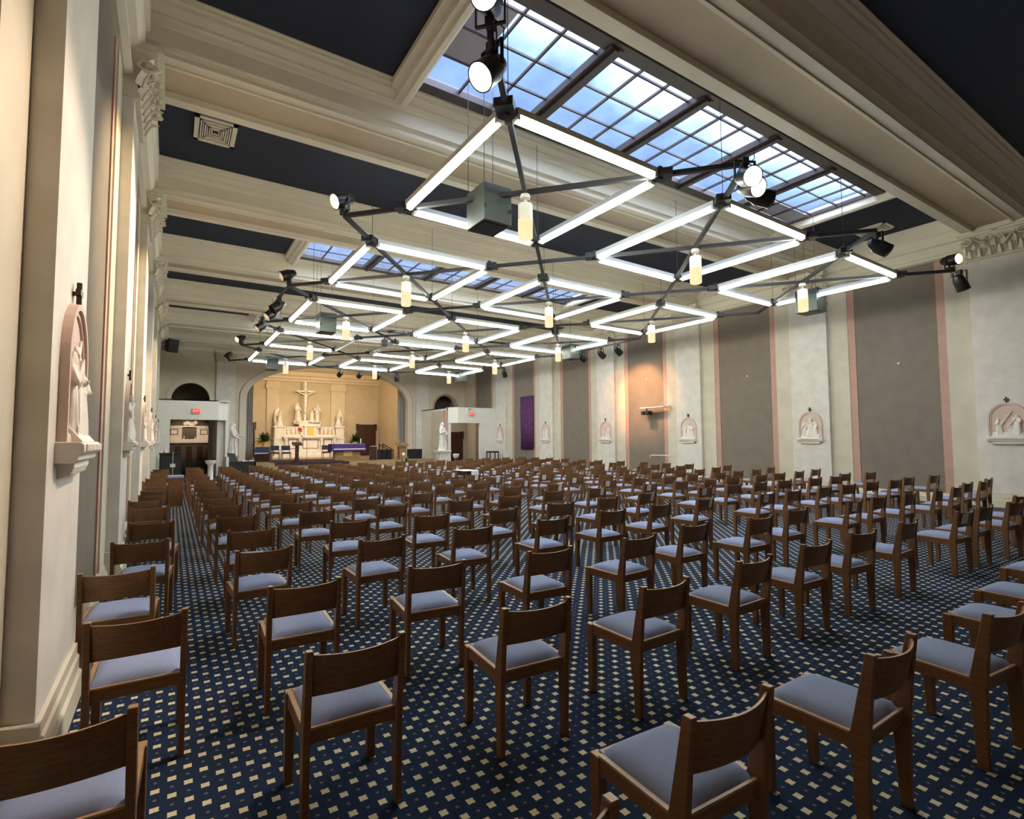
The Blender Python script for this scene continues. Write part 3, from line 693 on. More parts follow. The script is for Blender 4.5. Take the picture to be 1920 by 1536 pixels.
def chair_meshes():
    M = {}
    W2 = .22
    # rear leg / post: raked side profile
    prof = [(-.215, 0), (-.168, 0), (-.152, .36), (-.152, .44), (-.185, .60), (-.222, .785), (-.262, .787), (-.240, .60), (-.226, .44), (-.222, .36)]
    for sg in (-1, 1):
        m = MB(); a, b = sorted((sg * W2, sg * (W2 - .03)))
        m.prism(prof, a, b, 'x')
        # light end grain on the post top
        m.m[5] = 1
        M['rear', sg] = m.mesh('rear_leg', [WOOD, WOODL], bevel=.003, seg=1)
        m = MB(); a, b = sorted((sg * (W2 + .004), sg * (W2 - .038)))
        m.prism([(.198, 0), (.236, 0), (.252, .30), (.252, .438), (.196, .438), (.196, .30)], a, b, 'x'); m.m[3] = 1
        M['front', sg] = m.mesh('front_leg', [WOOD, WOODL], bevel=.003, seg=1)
    # seat frame: four rails with arched brackets
    m = MB()
    z0, z1 = .375, .437
    for sg in (-1, 1):
        a, b = sorted((sg * (W2 - .004), sg * (W2 - .026)))
        m.prism([(-.19, z0), (-.19, z1), (.21, z1), (.21, z0), (.20, z0 - .03), (.19, z0 - .01), (.17, z0), (.10, z0), (-.08, z0), (-.125, z0), (-.145, z0 - .01), (-.155, z0 - .03)], a, b, 'x')
        m.box(a - .0015, -.15, z1 - .004, b + .0015, .21, z1 + .006, 1)  # pale rim: light on the frame's top edge put in as colour
    for y, t in ((-.19, .022), (.222, .022)):
        m.prism([(-.2, z0 - .035), (-.19, z0 - .012), (-.17, z0), (-.1, z0), (.1, z0), (.17, z0), (.19, z0 - .012), (.2, z0 - .035), (.2, z1), (-.2, z1)], y - t / 2, y + t / 2, 'y')
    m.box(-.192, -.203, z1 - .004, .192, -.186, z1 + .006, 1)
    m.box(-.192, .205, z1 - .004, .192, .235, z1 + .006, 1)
    m.box(-.196, -.18, z1 - .03, .196, .215, z1 - .012)
    M['frame'] = m.mesh('seat_frame', [WOODX, WOODL], bevel=.002, seg=1)
    # cushion
    m = MB(); n = 14; vs = []; fs = []
    x0, x1, y0, y1 = -.196, .196, -.188, .226
    for j in range(n + 1):
        for i in range(n + 1):
            u, v = -1 + 2 * i / n, -1 + 2 * j / n
            u = math.copysign(abs(u) ** .8, u); v = math.copysign(abs(v) ** .8, v)
            hgt = .048 * (max(0, 1 - u ** 4)) ** .55 * (max(0, 1 - v ** 4)) ** .55
            vs.append(((x0 + x1) / 2 + u * (x1 - x0) / 2, (y0 + y1) / 2 + v * (y1 - y0) / 2, .4385 + hgt))
    for j in range(n):
        for i in range(n):
            a = j * (n + 1) + i; fs.append([a, a + 1, a + n + 2, a + n + 1])
    o = len(vs); vs += [(x0, y0, .425), (x1, y0, .425), (x1, y1, .425), (x0, y1, .425)]
    edge = list(range(n + 1)); fs.append([o + 1, o] + edge)
    fs.append([o + 2, o + 1] + [k * (n + 1) + n for k in range(n + 1)])
    fs.append([o + 3, o + 2] + [n * (n + 1) + n - k for k in range(n + 1)])
    fs.append([o, o + 3] + [(n - k) * (n + 1) for k in range(n + 1)])
    fs.append([o, o + 1, o + 2, o + 3])
    m.add(vs, fs); M['seat'] = m.mesh('seat', FABRIC, smooth=True)
    # curved back panel
    m = MB(); n = 14; vs = []; fs = []
    zs = [.578, .588, .68, .758, .768]
    for side in (0, 1):
        for j, z in enumerate(zs):
            for i in range(n + 1):
                x = -.195 + .39 * i / n; bow = .046 * (1 - (x / .195) ** 2)
                y = -.205 - (z - .585) * .21 - bow + (.008 if side else -.008) * (1 if 0 < j < 4 else .6)
                dz = -.006 * (1 - (x / .195) ** 2) if j >= 3 else (.012 * (1 - (x / .195) ** 2) if j <= 1 else 0)
                vs.append((x, y, z + dz))
    q = n + 1; K = len(zs) * q
    for j in range(len(zs) - 1):
        for i in range(n):
            a = j * q + i; fs.append([a, a + 1, a + q + 1, a + q]); fs.append([K + a, K + a + q, K + a + q + 1, K + a + 1])
    ms = [0] * len(fs)
    for i in range(n):
        fs.append([i, K + i, K + i + 1, i + 1]); ms.append(0)
        a = 4 * q + i; fs.append([a, a + 1, K + a + 1, K + a]); ms.append(1)  # paler top edge imitates the tubes shining on it
    for j in range(4):
        fs.append([j * q, (j + 1) * q, K + (j + 1) * q, K + j * q]); ms.append(0)
        a = j * q + n; fs.append([a, K + a, K + a + q, a + q]); ms.append(0)
    m.v = vs; m.f = fs; m.m = ms
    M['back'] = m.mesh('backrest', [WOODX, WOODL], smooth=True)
    return M
CM = chair_meshes()
cells = {}
for line in CHAIR_DATA.strip().splitlines():
    j, rest = line.split(':')
    for it in rest.split():
        i, x, y, a = it.split(','); cells[int(j), int(i)] = (max(float(x), -.225 if int(i) == 0 and min(abs(float(y) - q) for q in (8.5, 13.05, 17.6)) < 1.0 else -9), float(y), math.radians(float(a)))
# sheets of paper: (row, col) -> side
NOTICE = {}
for j in range(3, 16):
    if (j, 7) in cells: NOTICE[j, 7] = 1
for j in range(1, 17):
    if (j, 8) in cells: NOTICE[j, 8] = -1
proto = None
notice_me = MB().box(-.05, -.0012, -.06, .05, .0012, .06).mesh('notice', PAPER)
pm = MB(); pm.box(-.028, -.0022, -.030, .022, -.001, .026)
for k in range(5): pm.box(-.034, -.0026, -.042 + k * .018, .030, -.001, -.039 + k * .018)
print_me = pm.mesh('printed_text', INK)
for (j, i), (x, y, a) in sorted(cells.items()):
    left = i < 8
    row = sorted(c for r, c in cells if r == j and (c < 8) == left)
    n = row.index(i) + 1
    note = (j, i) in NOTICE
    where = ('%s from left wall' % ORD[n]) if left else ('%s right of aisle' % ORD[n])
    lab = 'oak chair, %sblue-grey seat, %s row from camera, %s' % ('notice on back, ' if note else '', 'nearest' if j == 0 else ORD[j + 1], where)
    loc = (x - .24 * math.sin(a), y + .24 * math.cos(a), 0)
    if proto is None:
        proto = thing('wooden_chair', lab, 'chair', loc, a, 'oak chairs in rows across the hall')
        obj('seat', CM['seat'], proto); obj('seat_frame', CM['frame'], proto); obj('backrest', CM['back'], proto)
        for sg in (-1, 1):
            obj('leg', CM['rear', sg], proto); obj('leg', CM['front', sg], proto)
    else:
        dup(proto, loc, a, lab)
    if note:
        sgn = NOTICE[j, i]
        t = sgn * .085; bow = .046 * (1 - (t / .195) ** 2)
        ly = -.205 - (.68 - .585) * .21 - bow - .0105
        ox, oy = loc[0] + t * math.cos(a) - ly * math.sin(a), loc[1] + t * math.sin(a) + ly * math.cos(a)
        p = obj('paper_notice', notice_me, None, (ox, oy, .69), a + (.20 if sgn > 0 else -.20))
        p.rotation_euler = (.20, 0, p.rotation_euler[2])
        side = 'left of' if left else 'right of'
        tag(p, 'white printed notice on the %s-row aisle chair %s the wide aisle' % ('nearest' if j == 0 else ORD[j + 1], side), 'notice', 'white notices taped to aisle chairs')
        obj('printed_text', print_me, p)
UNSCALED += [o for o in COL.objects if o.parent is None and o.name.split('.')[0] in ('wooden_chair', 'paper_notice')]
# ================================================================== LIGHT GRID
GP = 4.85
def lat(x, y, dz=0.0):
    return Vector((1.071 * GP + (x - y * .011) * GP, 1.547 * GP + (x * .023 + y * 1.141) * GP, CAM_H + .905 * GP + dz))
HX, HY = .320, .316
grid = thing('suspended_light_grid', 'black suspended bar grid carrying white fluorescent tubes in open squares', 'light fixture', lat(1, 2))
def G(mb, name, mats, parent=None, **kw):
    """parts of the grid are modelled in world space, then moved under the grid's empty"""
    o = mb.build(name, mats, parent if parent is not None else grid, **kw)
    if parent is None: o.matrix_parent_inverse = Matrix.Translation(-lat(1, 2))
    return o
UNLIT = {(0, 3, 'right'), (0, 4, 'near'), (1, 3, 'left_')}
for cx in range(3):
    for cy in range(5):
        # two crossing bars
        for a, b in (((-.5, -.5), (.5, .5)), ((-.5, .5), (.5, -.5))):
            m = MB(); m.bar(lat(cx + a[0], cy + a[1], .03), lat(cx + b[0], cy + b[1], .03), .075, .075)
            G(m, 'support_bar', DARKM)
        cs = [(-HX, -HY), (HX, -HY), (HX, HY), (-HX, HY)]
        for k, nm in enumerate(('near', 'right', 'far', 'left_')):
            p, q = lat(cx + cs[k][0], cy + cs[k][1]), lat(cx + cs[(k + 1) % 4][0], cy + cs[(k + 1) % 4][1])
            d = (q - p).normalized()
            p0, q0 = p + d * .14, q - d * .14
            m = MB(); m.bar(p0 + Vector((0, 0, .05)), q0 + Vector((0, 0, .05)), .15, .09)
            m.bar(p0 + Vector((0, 0, .0)), p0 + d * .05, .13, .13); m.bar(q0 - d * .05, q0, .13, .13)
            ch = G(m, 'light_strip', GREYM)
            off = (cx, cy, nm) in UNLIT
            t = MB(); t.tube([p0 + d * .05 - Vector((0, 0, .055)), q0 - d * .05 - Vector((0, 0, .045))], .039, 12)
            tb = t.build('fluorescent_tube', TUBEOFF if off else TUBE, ch, smooth=True)
            if off: tb['label'] = 'unlit tube'
        for k in range(4):
            c = lat(cx + cs[k][0], cy + cs[k][1])
            m = MB(); a = PI / 4 if k in (0, 2) else -PI / 4
            m.box(-.20, -.13, -.02, .20, .13, .10, M=Matrix.Translation(c) @ Matrix.Rotation(a, 4, 'Z'))
            m.bar(c + Vector((0, 0, -.04)), c + Vector((0, 0, .18)), .07, .07)
            hb = G(m, 'corner_hub', DARKM)
            if k in (0, 2):
                m = MB(); zt = 8.55
                wx, wy = c.x + .03, c.y
                dl = min(abs(wy - b) for b in B); zt = 7.80 if dl < .75 else (8.21 if dl < .93 else (8.32 if dl < 1.2 else (8.37 if SX0 < wx < SX1 and 15.92 > wy else 8.40)))
                m.tube([(0, 0, 0), (0, 0, zt - c.z - .1)], .006, 5)
                tag(m.build('suspension_wire', DARKM, None, (wx, wy, c.z + .1)), 'thin steel wire holding the light grid from the ceiling', 'wire', 'steel wires holding the light grid')
for a, b in (((-.5, 1.5), (-.5, 2.5)), ((2.5, 1.5), (2.5, 2.5)), ((.5, 4.5), (1.5, 4.5)), ((1.5, -.5), (2.0, -.5))):
    if a == (1.5, -.5): continue
    m = MB(); m.bar(lat(*a, .03), lat(*b, .03), .06, .06); G(m, 'edge_rod', DARKM)

# ---- pendants
pp = None
ROWN = ['nearest', 'second', 'third', 'fourth', 'farthest']
for cx in range(3):
    for cy in range(5):
        c = lat(cx, cy, -.02)
        lab = 'alabaster cylinder pendant, %s row from the camera, in the %s column' % (ROWN[cy], ('left', 'middle', 'right')[cx])
        if pp is None:
            pp = thing('pendant_lamp', lab, 'pendant lamp', c, 0, 'alabaster pendants under the light grid')
            m = MB(); m.lathe([(.0, 0), (.085, 0), (.09, -.02), (.09, -.07), (.06, -.09), (0, -.09)][::-1], 20, caps=False); m.build('canopy', PSHADE, pp, smooth=True)
            m = MB(); m.tube([(0, 0, -.08), (0, 0, -.19)], .014, 8); m.build('stem', PSHADE, pp, smooth=True)
            m = MB(); m.lathe([(.02, -.165), (.115, -.17), (.130, -.19), (.132, -.46)], 24, caps=False); m.build('lamp_shade', PSHADE, pp, smooth=True)
            m = MB(); m.lathe([(.132, -.46), (.132, -.78), (.118, -.80), (.001, -.80)], 24, caps=False); m.build('glowing_diffuser', PGLOW, pp, smooth=True)
        else:
            dup(pp, c, 0, lab)

# ---- spotlights
can_cache = {}
def spot_meshes():
    if can_cache: return can_cache
    m = MB()
    m.lathe([(.001, .20), (.07, .19), (.10, .15), (.115, .08), (.145, .0), (.150, -.22), (.158, -.225), (.158, -.245), (.143, -.245), (.138, -.10), (.09, .02), (.001, .03)], 22, caps=False)
    can_cache['can'] = m.mesh('lamp_can', BLACKCAN, smooth=True)
    m = MB(); m.lathe([(.137, -.10), (.12, -.085), (.07, -.07), (.001, -.065)], 22, caps=False)
    can_cache['lens'] = m.mesh('lens', SPOTL, smooth=True)
    can_cache['dark'] = m.mesh('lens', GREYM, smooth=True)
    m = MB()
    for sg in (-1, 1): m.box(sg * .165 - .008, -.02, -.02, sg * .165 + .008, .02, .26)
    m.box(-.173, -.02, .245, .173, .02, .262)
    can_cache['yoke'] = m.mesh('yoke', BLACKCAN)
    m = MB(); m.box(-.05, -.05, 0, .05, .05, .12); m.tube([(0, 0, .06), (0, 0, .18)], .025, 8); m.tube([(.05, 0, .1), (.14, .05, .02), (.12, .05, -.15)], .008, 6)
    can_cache['clamp'] = m.mesh('clamp', DARKM)
    return can_cache
def spotlight(pos, aim, lab, lit=True, power=0, up=False, col=(1, .74, .46), angle=50, blend=.6):
    S = spot_meshes(); pos = Vector(pos); aim = Vector(aim)
    t = thing('spotlight', lab, 'spotlight', pos, 0, 'spotlights clamped to the light grid')
    d = (aim - pos).normalized()
    q = d.to_track_quat('-Z', 'Y')
    h = .30 if up else -.30                       # can above or below the bar
    hc = Vector((0, 0, h))
    yaw = math.atan2(d.y, d.x) + PI / 2
    c = obj('lamp_can', S['can'], t); c.location = hc; c.rotation_mode = 'QUATERNION'; c.rotation_quaternion = q
    l = obj('lens', S['lens'] if lit else S['dark'], c)
    y = obj('yoke', S['yoke'], t); y.location = hc; y.rotation_euler = (PI if up else 0, 0, yaw)
    k = obj('clamp', S['clamp'], t); k.rotation_euler = (0 if up else PI, 0, yaw)
    if power:
        ld = bpy.data.lights.new('spot_beam', 'SPOT'); ld.energy = power; ld.color = col
        ld.spot_size = math.radians(angle); ld.spot_blend = blend; ld.shadow_soft_size = .08
        lo = bpy.data.objects.new('spot_beam', ld); COL.objects.link(lo); lo.parent = t
        lo.location = hc + d * .27; lo.rotation_mode = 'QUATERNION'; lo.rotation_quaternion = q
    return t
n = lat(-.5, -.5)
spotlight(n + Vector((0, 0, .08)), (-.6, 1.6, 4.2), 'lit spotlight nearest the camera, standing up above its bar', True, 170, up=True, angle=70, col=(1, .74, .56))
spotlight(n + Vector((.05, .05, -.02)), (-.6, 4.2, 2.4), 'lit spotlight nearest the camera, hanging below its bar', True, 260, angle=55, col=(1, .76, .58))
n = lat(.5, -.5)
spotlight(n + Vector((-.22, -.12, 0)), (2.5, -5, 1.0), 'left lit lamp of the three spotlights against the large skylight', True, 250)
spotlight(n + Vector((.14, .06, 0)), (5.5, -5, 1.5), 'middle lit lamp of the three spotlights against the large skylight', True, 250)
spotlight(n + Vector((.56, .16, 0)), (20, -1.5, 3.5), 'right turned away lamp of the three spotlights against the large skylight', False)
n = lat(1.5, -.5)
spotlight(n + Vector((.05, 0, 0)), (20, 0, 1.5), 'black spotlight hanging below the right ceiling vent', False)
n = lat(2.5, -.5)
spotlight(n + Vector((.06, .12, .05)), (15, -3, 5.2), 'lit spotlight above the bar end nearest the right wall', True, 250, up=True)
spotlight(n + Vector((-.06, -.12, 0)), (20, 4.0, 1), 'dark spotlight hanging from the bar end nearest the right wall', False)
n = lat(-.5, .5)
spotlight(n + Vector((0, 0, .05)), (-.6, 9.5, 4.5), 'lit spotlight at the left bar corner beside the second dark ceiling panel', True, 450, up=True, angle=60)
n = lat(-.5, 1.5)
spotlight(n + Vector((0, 0, .05)), (-.6, 15.5, 4.5), 'lit spotlight at the left bar corner before the second skylight', True, 450, up=True, angle=60)
for f, lit, w in ((.22, False, 'first dark'), (.42, True, 'second lit'), (.80, True, 'third lit')):
    p = lat(-.5, 1.5 + f)
    spotlight(p + Vector((-.05, 0, 0)), (-.6, p.y - .5, 3.5), '%s spotlight on the left edge rod of the light grid' % w, lit, 300 if lit else 0, angle=60)
spotlight(lat(-.5, 3.5, .05), (-.6, 25.5, 4.5), 'lit spotlight at the fourth left corner of the light grid', True, 300, up=True)
spotlight(lat(-.5, 4.5, .05), (-.3, 33, 3.0), 'dark spotlight at the far left corner of the light grid', False, 0, up=True)
for f, w in ((.25, 'nearest'), (.45, 'middle'), (.7, 'farthest')):
    p = lat(2.5, 1.5 + f)
    spotlight(p, (20.4, p.y + .3, 4.3), '%s of three dark cans lighting the orange wall bay' % w, False, 430 if w == 'middle' else 80, col=(1, .50, .22), angle=62)
p = lat(2.5, 3.5); spotlight(p, (20, p.y + 2, 1.5), 'dark spotlight hanging by the purple banner side of the grid', False)
for k, f in enumerate((.25, .5, .75)):
    p = lat(.5 + f, 4.5); spotlight(p, (8 + k * 1.5, 44, 3), '%s of three small dark spotlights on the far rod facing the altar' % ('left', 'middle', 'right')[k], True, 190, col=(1, .76, .5), angle=30)
p = lat(1.5, 4.5); spotlight(p, (13.4, 34.5, 1.5), 'lone spotlight above the wooden pulpit at the far edge of the grid', False)

c = lat(.5, 2.5, -.02)
t = thing('bar_speaker', 'small black box hanging under a bar crossing in the middle of the grid', 'loudspeaker', c)
m = MB(); m.box(-.11, -.11, -.36, .11, .11, -.10); m.build('cabinet', BLACK, t, bevel=.02)
m = MB(); m.tube([(0, 0, -.11), (0, 0, .02)], .03, 8); m.build('bracket', DARKM, t)

# ---- speakers hung between the squares
spk = None
for (x, y, z), lab in (((4.82, 8.15, 5.93), 'grey speaker box hanging left, nearest to the camera'), ((4.62, 19.5, 5.93), 'grey speaker box hanging left, in front of the third square'), ((4.5, 31.0, 5.90), 'grey speaker box hanging left, before the chancel arch'),
                       ((16.55, 8.35, 5.90), 'grey speaker box hanging right, nearest to the camera'), ((16.2, 19.6, 5.90), 'grey speaker box hanging right, halfway down the hall'), ((16.2, 31.1, 5.88), 'grey speaker box hanging right, above the vestibule')):
    if spk is None:
        spk = thing('hanging_speaker', lab, 'loudspeaker', (x, y, z), 0, 'speaker boxes hung from the ceiling')
        m = MB(); m.box(-.29, -.33, -.35, .29, .33, .35); m.build('speaker_cabinet', SPKGREY, spk, bevel=.012)
        m = MB(); m.box(-.25, -.25, -.362, .25, .25, -.345); m.build('grille', BLACK, spk)
        m = MB()
        for sx in (-.27, .27): m.box(sx - .03, -.345, -.12, sx + .03, -.325, -.06)
        m.build('bracket', DARKM, spk)
        for sx, sy in ((-.27, -.3), (.27, .3), (-.27, .3)):
            m = MB(); m.tube([(sx, sy, .34), (sx, sy, 2.55)], .006, 5); m.build('suspension_wire', DARKM, spk)
    else:
        dup(spk, (x, y, z), 0, lab)

# ---- air vents
def vent(loc, w, h, lab):
    t = thing('ceiling_vent', lab, 'air vent', loc, 0, 'ceiling air vents')
    m = MB()
    for a, b, c_, d in ((-w, -h, w, -h + .09), (-w, h - .09, w, h), (-w, -h, -w + .09, h), (w - .09, -h, w, h)): m.box(a, b, -.03, c_, d, .0)
    m.build('frame', CREAM2, t)
    m = MB()
    for k in range(1, 7):
        s = 1 - k / 7.5; ww, hh = (w - .09) * s + .02, (h - .09) * s + .02
        for a, b, c_, d in ((-ww, -hh, ww, -hh + .025), (-ww, hh - .025, ww, hh), (-ww, -hh, -ww + .025, hh), (ww - .025, -hh, ww, hh)): m.box(a, b, -.03 - .01 * (k % 2), c_, d, -.005)
    m.build('louvres', CREAM2, t)
    m = MB(); m.box(-w + .05, -h + .05, -.004, w - .05, h - .05, .0); m.build('backing', BLACK, t)
    return t
vent((.63, 12.85, 8.478), .40, .53, 'square white louvred vent in the left dark ceiling panel')
vent((19.05, 7.55, 8.478), .40, .50, 'pale vent in the dark ceiling panel right of the large skylight')
# ================================================================== FIGURES, PLAQUES
def robed(m, pos, H, rz, arms=None, lean=0.0, bow=0.0, hood=True, kneel=False, wings=False, seed=0):
    """closed overlapping shapes of a standing (or kneeling) robed figure, front towards local -Y"""
    M = Matrix.Translation(Vector(pos)) @ Matrix.Rotation(rz, 4, 'Z') @ Matrix.Rotation(lean, 4, 'X') @ Matrix.Scale(H, 4)
    g = MB(); rnd = random.Random(seed); ph = rnd.random() * 6
    if kneel:
        rings = [(0, .20, .26, .04), (.06, .20, .25, .03), (.16, .17, .21, .0), (.28, .14, .15, -.02), (.38, .125, .105, -.03), (.46, .13, .10, -.03), (.56, .145, .095, -.04), (.63, .12, .08, -.04), (.68, .05, .05, -.045), (.72, .045, .045, -.05)]
        hz, sh = .80, .60
    else:
        rings = [(0, .15, .14, 0), (.05, .145, .13, 0), (.2, .13, .115, 0), (.35, .12, .105, .0), (.48, .115, .095, 0), (.58, .105, .08, 0), (.68, .125, .085, 0), (.77, .135, .08, 0), (.815, .11, .07, 0), (.845, .05, .05, 0), (.88, .042, .042, -.005)]
        hz, sh = .93, .78
    n = 26; vs = []; fs = []
    for z, a, b, yo in rings:
        amp = .09 * max(0, 1 - z / (.55 if not kneel else .4))
        for k in range(n):
            t = 2 * PI * k / n
            r = 1 + amp * math.sin(7 * t + ph + z * 2) + amp * .5 * math.sin(11 * t + ph)
            vs.append((a * r * math.cos(t), yo + b * r * math.sin(t), z))
    for i in range(len(rings) - 1):
        for k in range(n):
            a, b = i * n + k, i * n + (k + 1) % n; fs.append([a, b, b + n, a + n])
    fs.append(list(range(n))[::-1]); fs.append([(len(rings) - 1) * n + k for k in range(n)])
    g.add(vs, fs)
    hy = -.02 - bow * .08 - (.05 if kneel else 0)
    g.ell((0, hy, hz), (.050, .060, .070), 14); g.ell((0, hy - .058, hz - .008), (.012, .018, .020), 8); g.ell((0, hy - .03, hz - .05), (.035, .035, .03), 10)
    if hood:
        g.ell((0, hy + .018, hz + .012), (.062, .062, .075), 14); g.ell((0, hy + .05, hz - .07), (.085, .055, .11), 12)
    else:
        g.ell((0, hy + .015, hz + .02), (.057, .062, .062), 14); g.ell((0, hy + .045, hz - .05), (.055, .035, .07), 10)
    arms = arms or (((-.16, -.07, .60), (-.03, -.15, .68)), ((.16, -.07, .60), (.03, -.15, .66)))
    for sg, (e, h) in zip((-1, 1), arms):
        s0 = Vector((sg * .115, -.01 - (.04 if kneel else 0), sh)); e = Vector(e); h = Vector(h)
        g.tube([s0, s0.lerp(e, .5), e, e.lerp(h, .55), h], [.045, .045, .042, .036, .024], 10)
        d = (h - e).normalized(); g.ell(h + d * .02, (.022, .022, .026), 8)
        for q in (-1.2, -.4, .4, 1.2):
            g.tube([h + d * .025 + Vector((q * .009, 0, 0)), h + d * .065 + Vector((q * .012, 0, .004))], [.007, .005], 6)
        g.tube([h + Vector((-sg * .018, 0, .0)), h + d * .03 + Vector((-sg * .028, 0, .004))], [.008, .006], 6)
    # mantle folds
    for k in range(5):
        x = -.10 + .05 * k
        z0 = .60 if not kneel else .36
        g.tube([(x * .6, -.075 - .02 * rnd.random(), z0), (x, -.105, z0 * .55), (x * 1.25, -.13, .02)], [.014, .020, .018], 7)
    if wings:
        for sg in (-1, 1):
            g.tube([(sg * .05, .06, .55), (sg * .13, .12, .72), (sg * .16, .16, .55), (sg * .13, .20, .25), (sg * .08, .22, .08)], [.03, .055, .06, .05, .02], 10)
    m.v += []
    o = len(m.v); m.v += [tuple(M @ Vector(p)) for p in g.v]; m.f += [[i + o for i in f] for f in g.f]; m.m += [0] * len(g.f)
    return m

def station(loc, rz, seed, lab, w=.86, h=1.0):
    """arched relief plaque; local -Y faces the room, z=0 at the shelf"""
    t = thing('relief_plaque', lab, 'wall plaque', loc, rz, 'arched relief plaques along the walls')
    hw = w / 2; spring = h - hw
    def arch(r, z0=0.0, n=24): return [(-r, z0)] + [(r * math.cos(PI - PI * k / n), spring + r * math.sin(PI - PI * k / n) * 1.05) for k in range(n + 1)] + [(r, z0)]
    m = MB(); m.prism(arch(hw - .03), -.02, .02, 'y'); m.build('back_panel', PINKPL, t)
    m = MB()
    for ri, ro, d in ((hw - .075, hw - .035, .035), (hw - .04, hw, .055)):
        a, b = arch(ri), arch(ro); q = len(a)
        vs = [(x, -d, z) for x, z in a] + [(x, -d, z) for x, z in b] + [(x, .02, z) for x, z in a] + [(x, .02, z) for x, z in b]
        fs = []
        for k in range(q - 1): fs += [[k, k + 1, q + k + 1, q + k], [k, 2 * q + k, 2 * q + k + 1, k + 1], [q + k, q + k + 1, 3 * q + k + 1, 3 * q + k]]
        m.add(vs, fs)
    m.build('arched_frame', PINKPL, t)
    m = MB()
    m.prism([(.02, .04), (-.13, .04), (-.15, .02), (-.15, -.03), (-.12, -.05), (-.12, -.08), (-.09, -.10), (.02, -.10)], -hw - .03, hw + .03, 'x')
    for k in range(9): m.box(-hw + .03 + k * (w - .12) / 8, -.162, -.025, -hw + .08 + k * (w - .12) / 8, -.145, .025)
    m.build('shelf', PLASTERFIG, t, bevel=.005, seg=1)
    m = MB(); m.prism([(.0, .17), (-.025, .17), (-.125, .041), (.0, .041)], -hw + .10, hw - .10, 'x'); m.build('sloping_ground', PLASTERFIG, t)
    m = MB()
    m.prism([(.02, -.10), (-.09, -.10), (-.09, -.13), (-.07, -.18), (.02, -.21)], -hw * .8, hw * .8, 'x')
    m.build('bracket', PLASTERFIG, t, bevel=.005, seg=1)
    rnd = random.Random(seed); m = MB()
    nf = 3
    lay = [(-.22, .72, .3), (.02, .80, -.1), (.22, .70, -.5)] if seed % 3 else [(-.20, .62, .5), (.06, .46, .2), (.24, .74, -.4)]
    for k, (x, hh, rot) in enumerate(lay):
        kn = (k == 1 and seed % 2 == 0)
        arms = (((-.15, -.10, .62), (-.02 - .1 * rnd.random(), -.16, .72 + .15 * rnd.random())), ((.15, -.10, .60), (.05 + .1 * rnd.random(), -.16, .60 + .2 * rnd.random())))
        robed(m, (x * w / .86, -.10, .06), hh * (1.25 if kn else 1), rot, arms if not kn else None, lean=.05 * rnd.uniform(-1, 1), hood=(k != 1), kneel=kn, seed=seed * 7 + k)
    m.bar((-.1 - .1 * rnd.random(), -.12, .50), (.12, -.10, .92), .05, .04)
    m.bar((-.08, -.12, .80), (.20, -.12, .66), .045, .04) if seed % 2 else None
    for k in range(5): m.ell((-.3 + k * .15, -.10, .06 + .03 * rnd.random()), (.11, .07, .07), 8)
    m.v = [(x * .92, max(y * .42 if y < 0 else y * .2, -.135), .045 + (z - .05) * .84) for x, y, z in m.v]
    fuse(m, 'relief_figures', PLASTERFIG, .010 if seed == 1 else .016, t)
    m = MB(); zc = h + .10
    m.prism([(-.018, zc - .09), (.018, zc - .09), (.018, zc - .01), (.06, zc - .01), (.06, zc + .03), (.018, zc + .03), (.018, zc + .085), (-.018, zc + .085), (-.018, zc + .03), (-.06, zc + .03), (-.06, zc - .01), (-.018, zc - .01)], -.05, -.02, 'y')
    m.box(-.01, -.03, zc - .01, .01, .02, zc + .02)
    m.build('small_cross', DKWOOD, t)
    return t
for k in range(2, 8):
    if B[k] > 34: break
    station((XL, B[k], 1.64), PI / 2, k - 1, '%s ivory relief plaque from the near end on the left wall' % ORD[k - 1])
    station((XR, B[k], 1.64), -PI / 2, k + 7, '%s ivory relief plaque from the near end on the right wall' % ORD[k - 1])

# ================================================================== HIGH ALTAR
AY = 45.3
al = thing('high_altar', 'white marble high altar with stepped base standing under the arch', 'altar', (9.68, AY, .33))
m = MB()
for k in range(3): m.box(-2.75 - .15 * (2 - k), -1.1 + .32 * k, .165 * k, 2.75 + .15 * (2 - k), 1.2, .165 * (k + 1))
m.build('steps', MARBLE, al, bevel=.01, seg=1)
m = MB(); m.box(-2.05, .25, .495, 2.05, 1.2, 1.60); m.build('altar_block', MARBLE, al)
m = MB(); m.box(-2.2, -.10, 1.60, 2.2, 1.2, 1.68); m.box(-2.12, -.04, 1.54, 2.12, 1.2, 1.60); m.build('mensa', MARBLE, al, bevel=.01, seg=1)
for x in (-1.95, -.85, .85, 1.95):
    m = MB(); m.lathe([(.14, .495), (.14, .56), (.10, .60), (.09, .64), (.085, 1.32), (.10, 1.36), (.10, 1.40), (.16, 1.50), (.16, 1.545)], 16, (x, .08, 0)); m.build('column', MARBLE, al, smooth=True)
for x0, x1 in ((-1.72, -1.05), (-.62, .62), (1.05, 1.72)):
    m = MB(); m.box(x0, .235, .68, x1, .252, 1.44); p = m.build('framed_panel', MARBLE, al)
    m = MB()
    for a, b, c_, d in ((x0, .68, x1, .73), (x0, 1.39, x1, 1.44), (x0, .68, x0 + .05, 1.44), (x1 - .05, .68, x1, 1.44)): m.box(a, .222, b, c_, .24, d)
    m.build('panel_border', REDDARK, p)
m = MB()
m.lathe([(.16, 0), (.10, .04), (.05, .06), (.05, .16), (.12, .22), (.02, .32)], 12, (0, .235, .88), sy=.2); m.build('carved_emblem', MARBLE, al)
m = MB(); m.box(-2.05, .45, 1.68, 2.05, 1.2, 1.86); m.box(-2.05, .62, 1.86, 2.05, 1.2, 2.42); m.box(-2.1, .55, 2.42, 2.1, 1.2, 2.50)
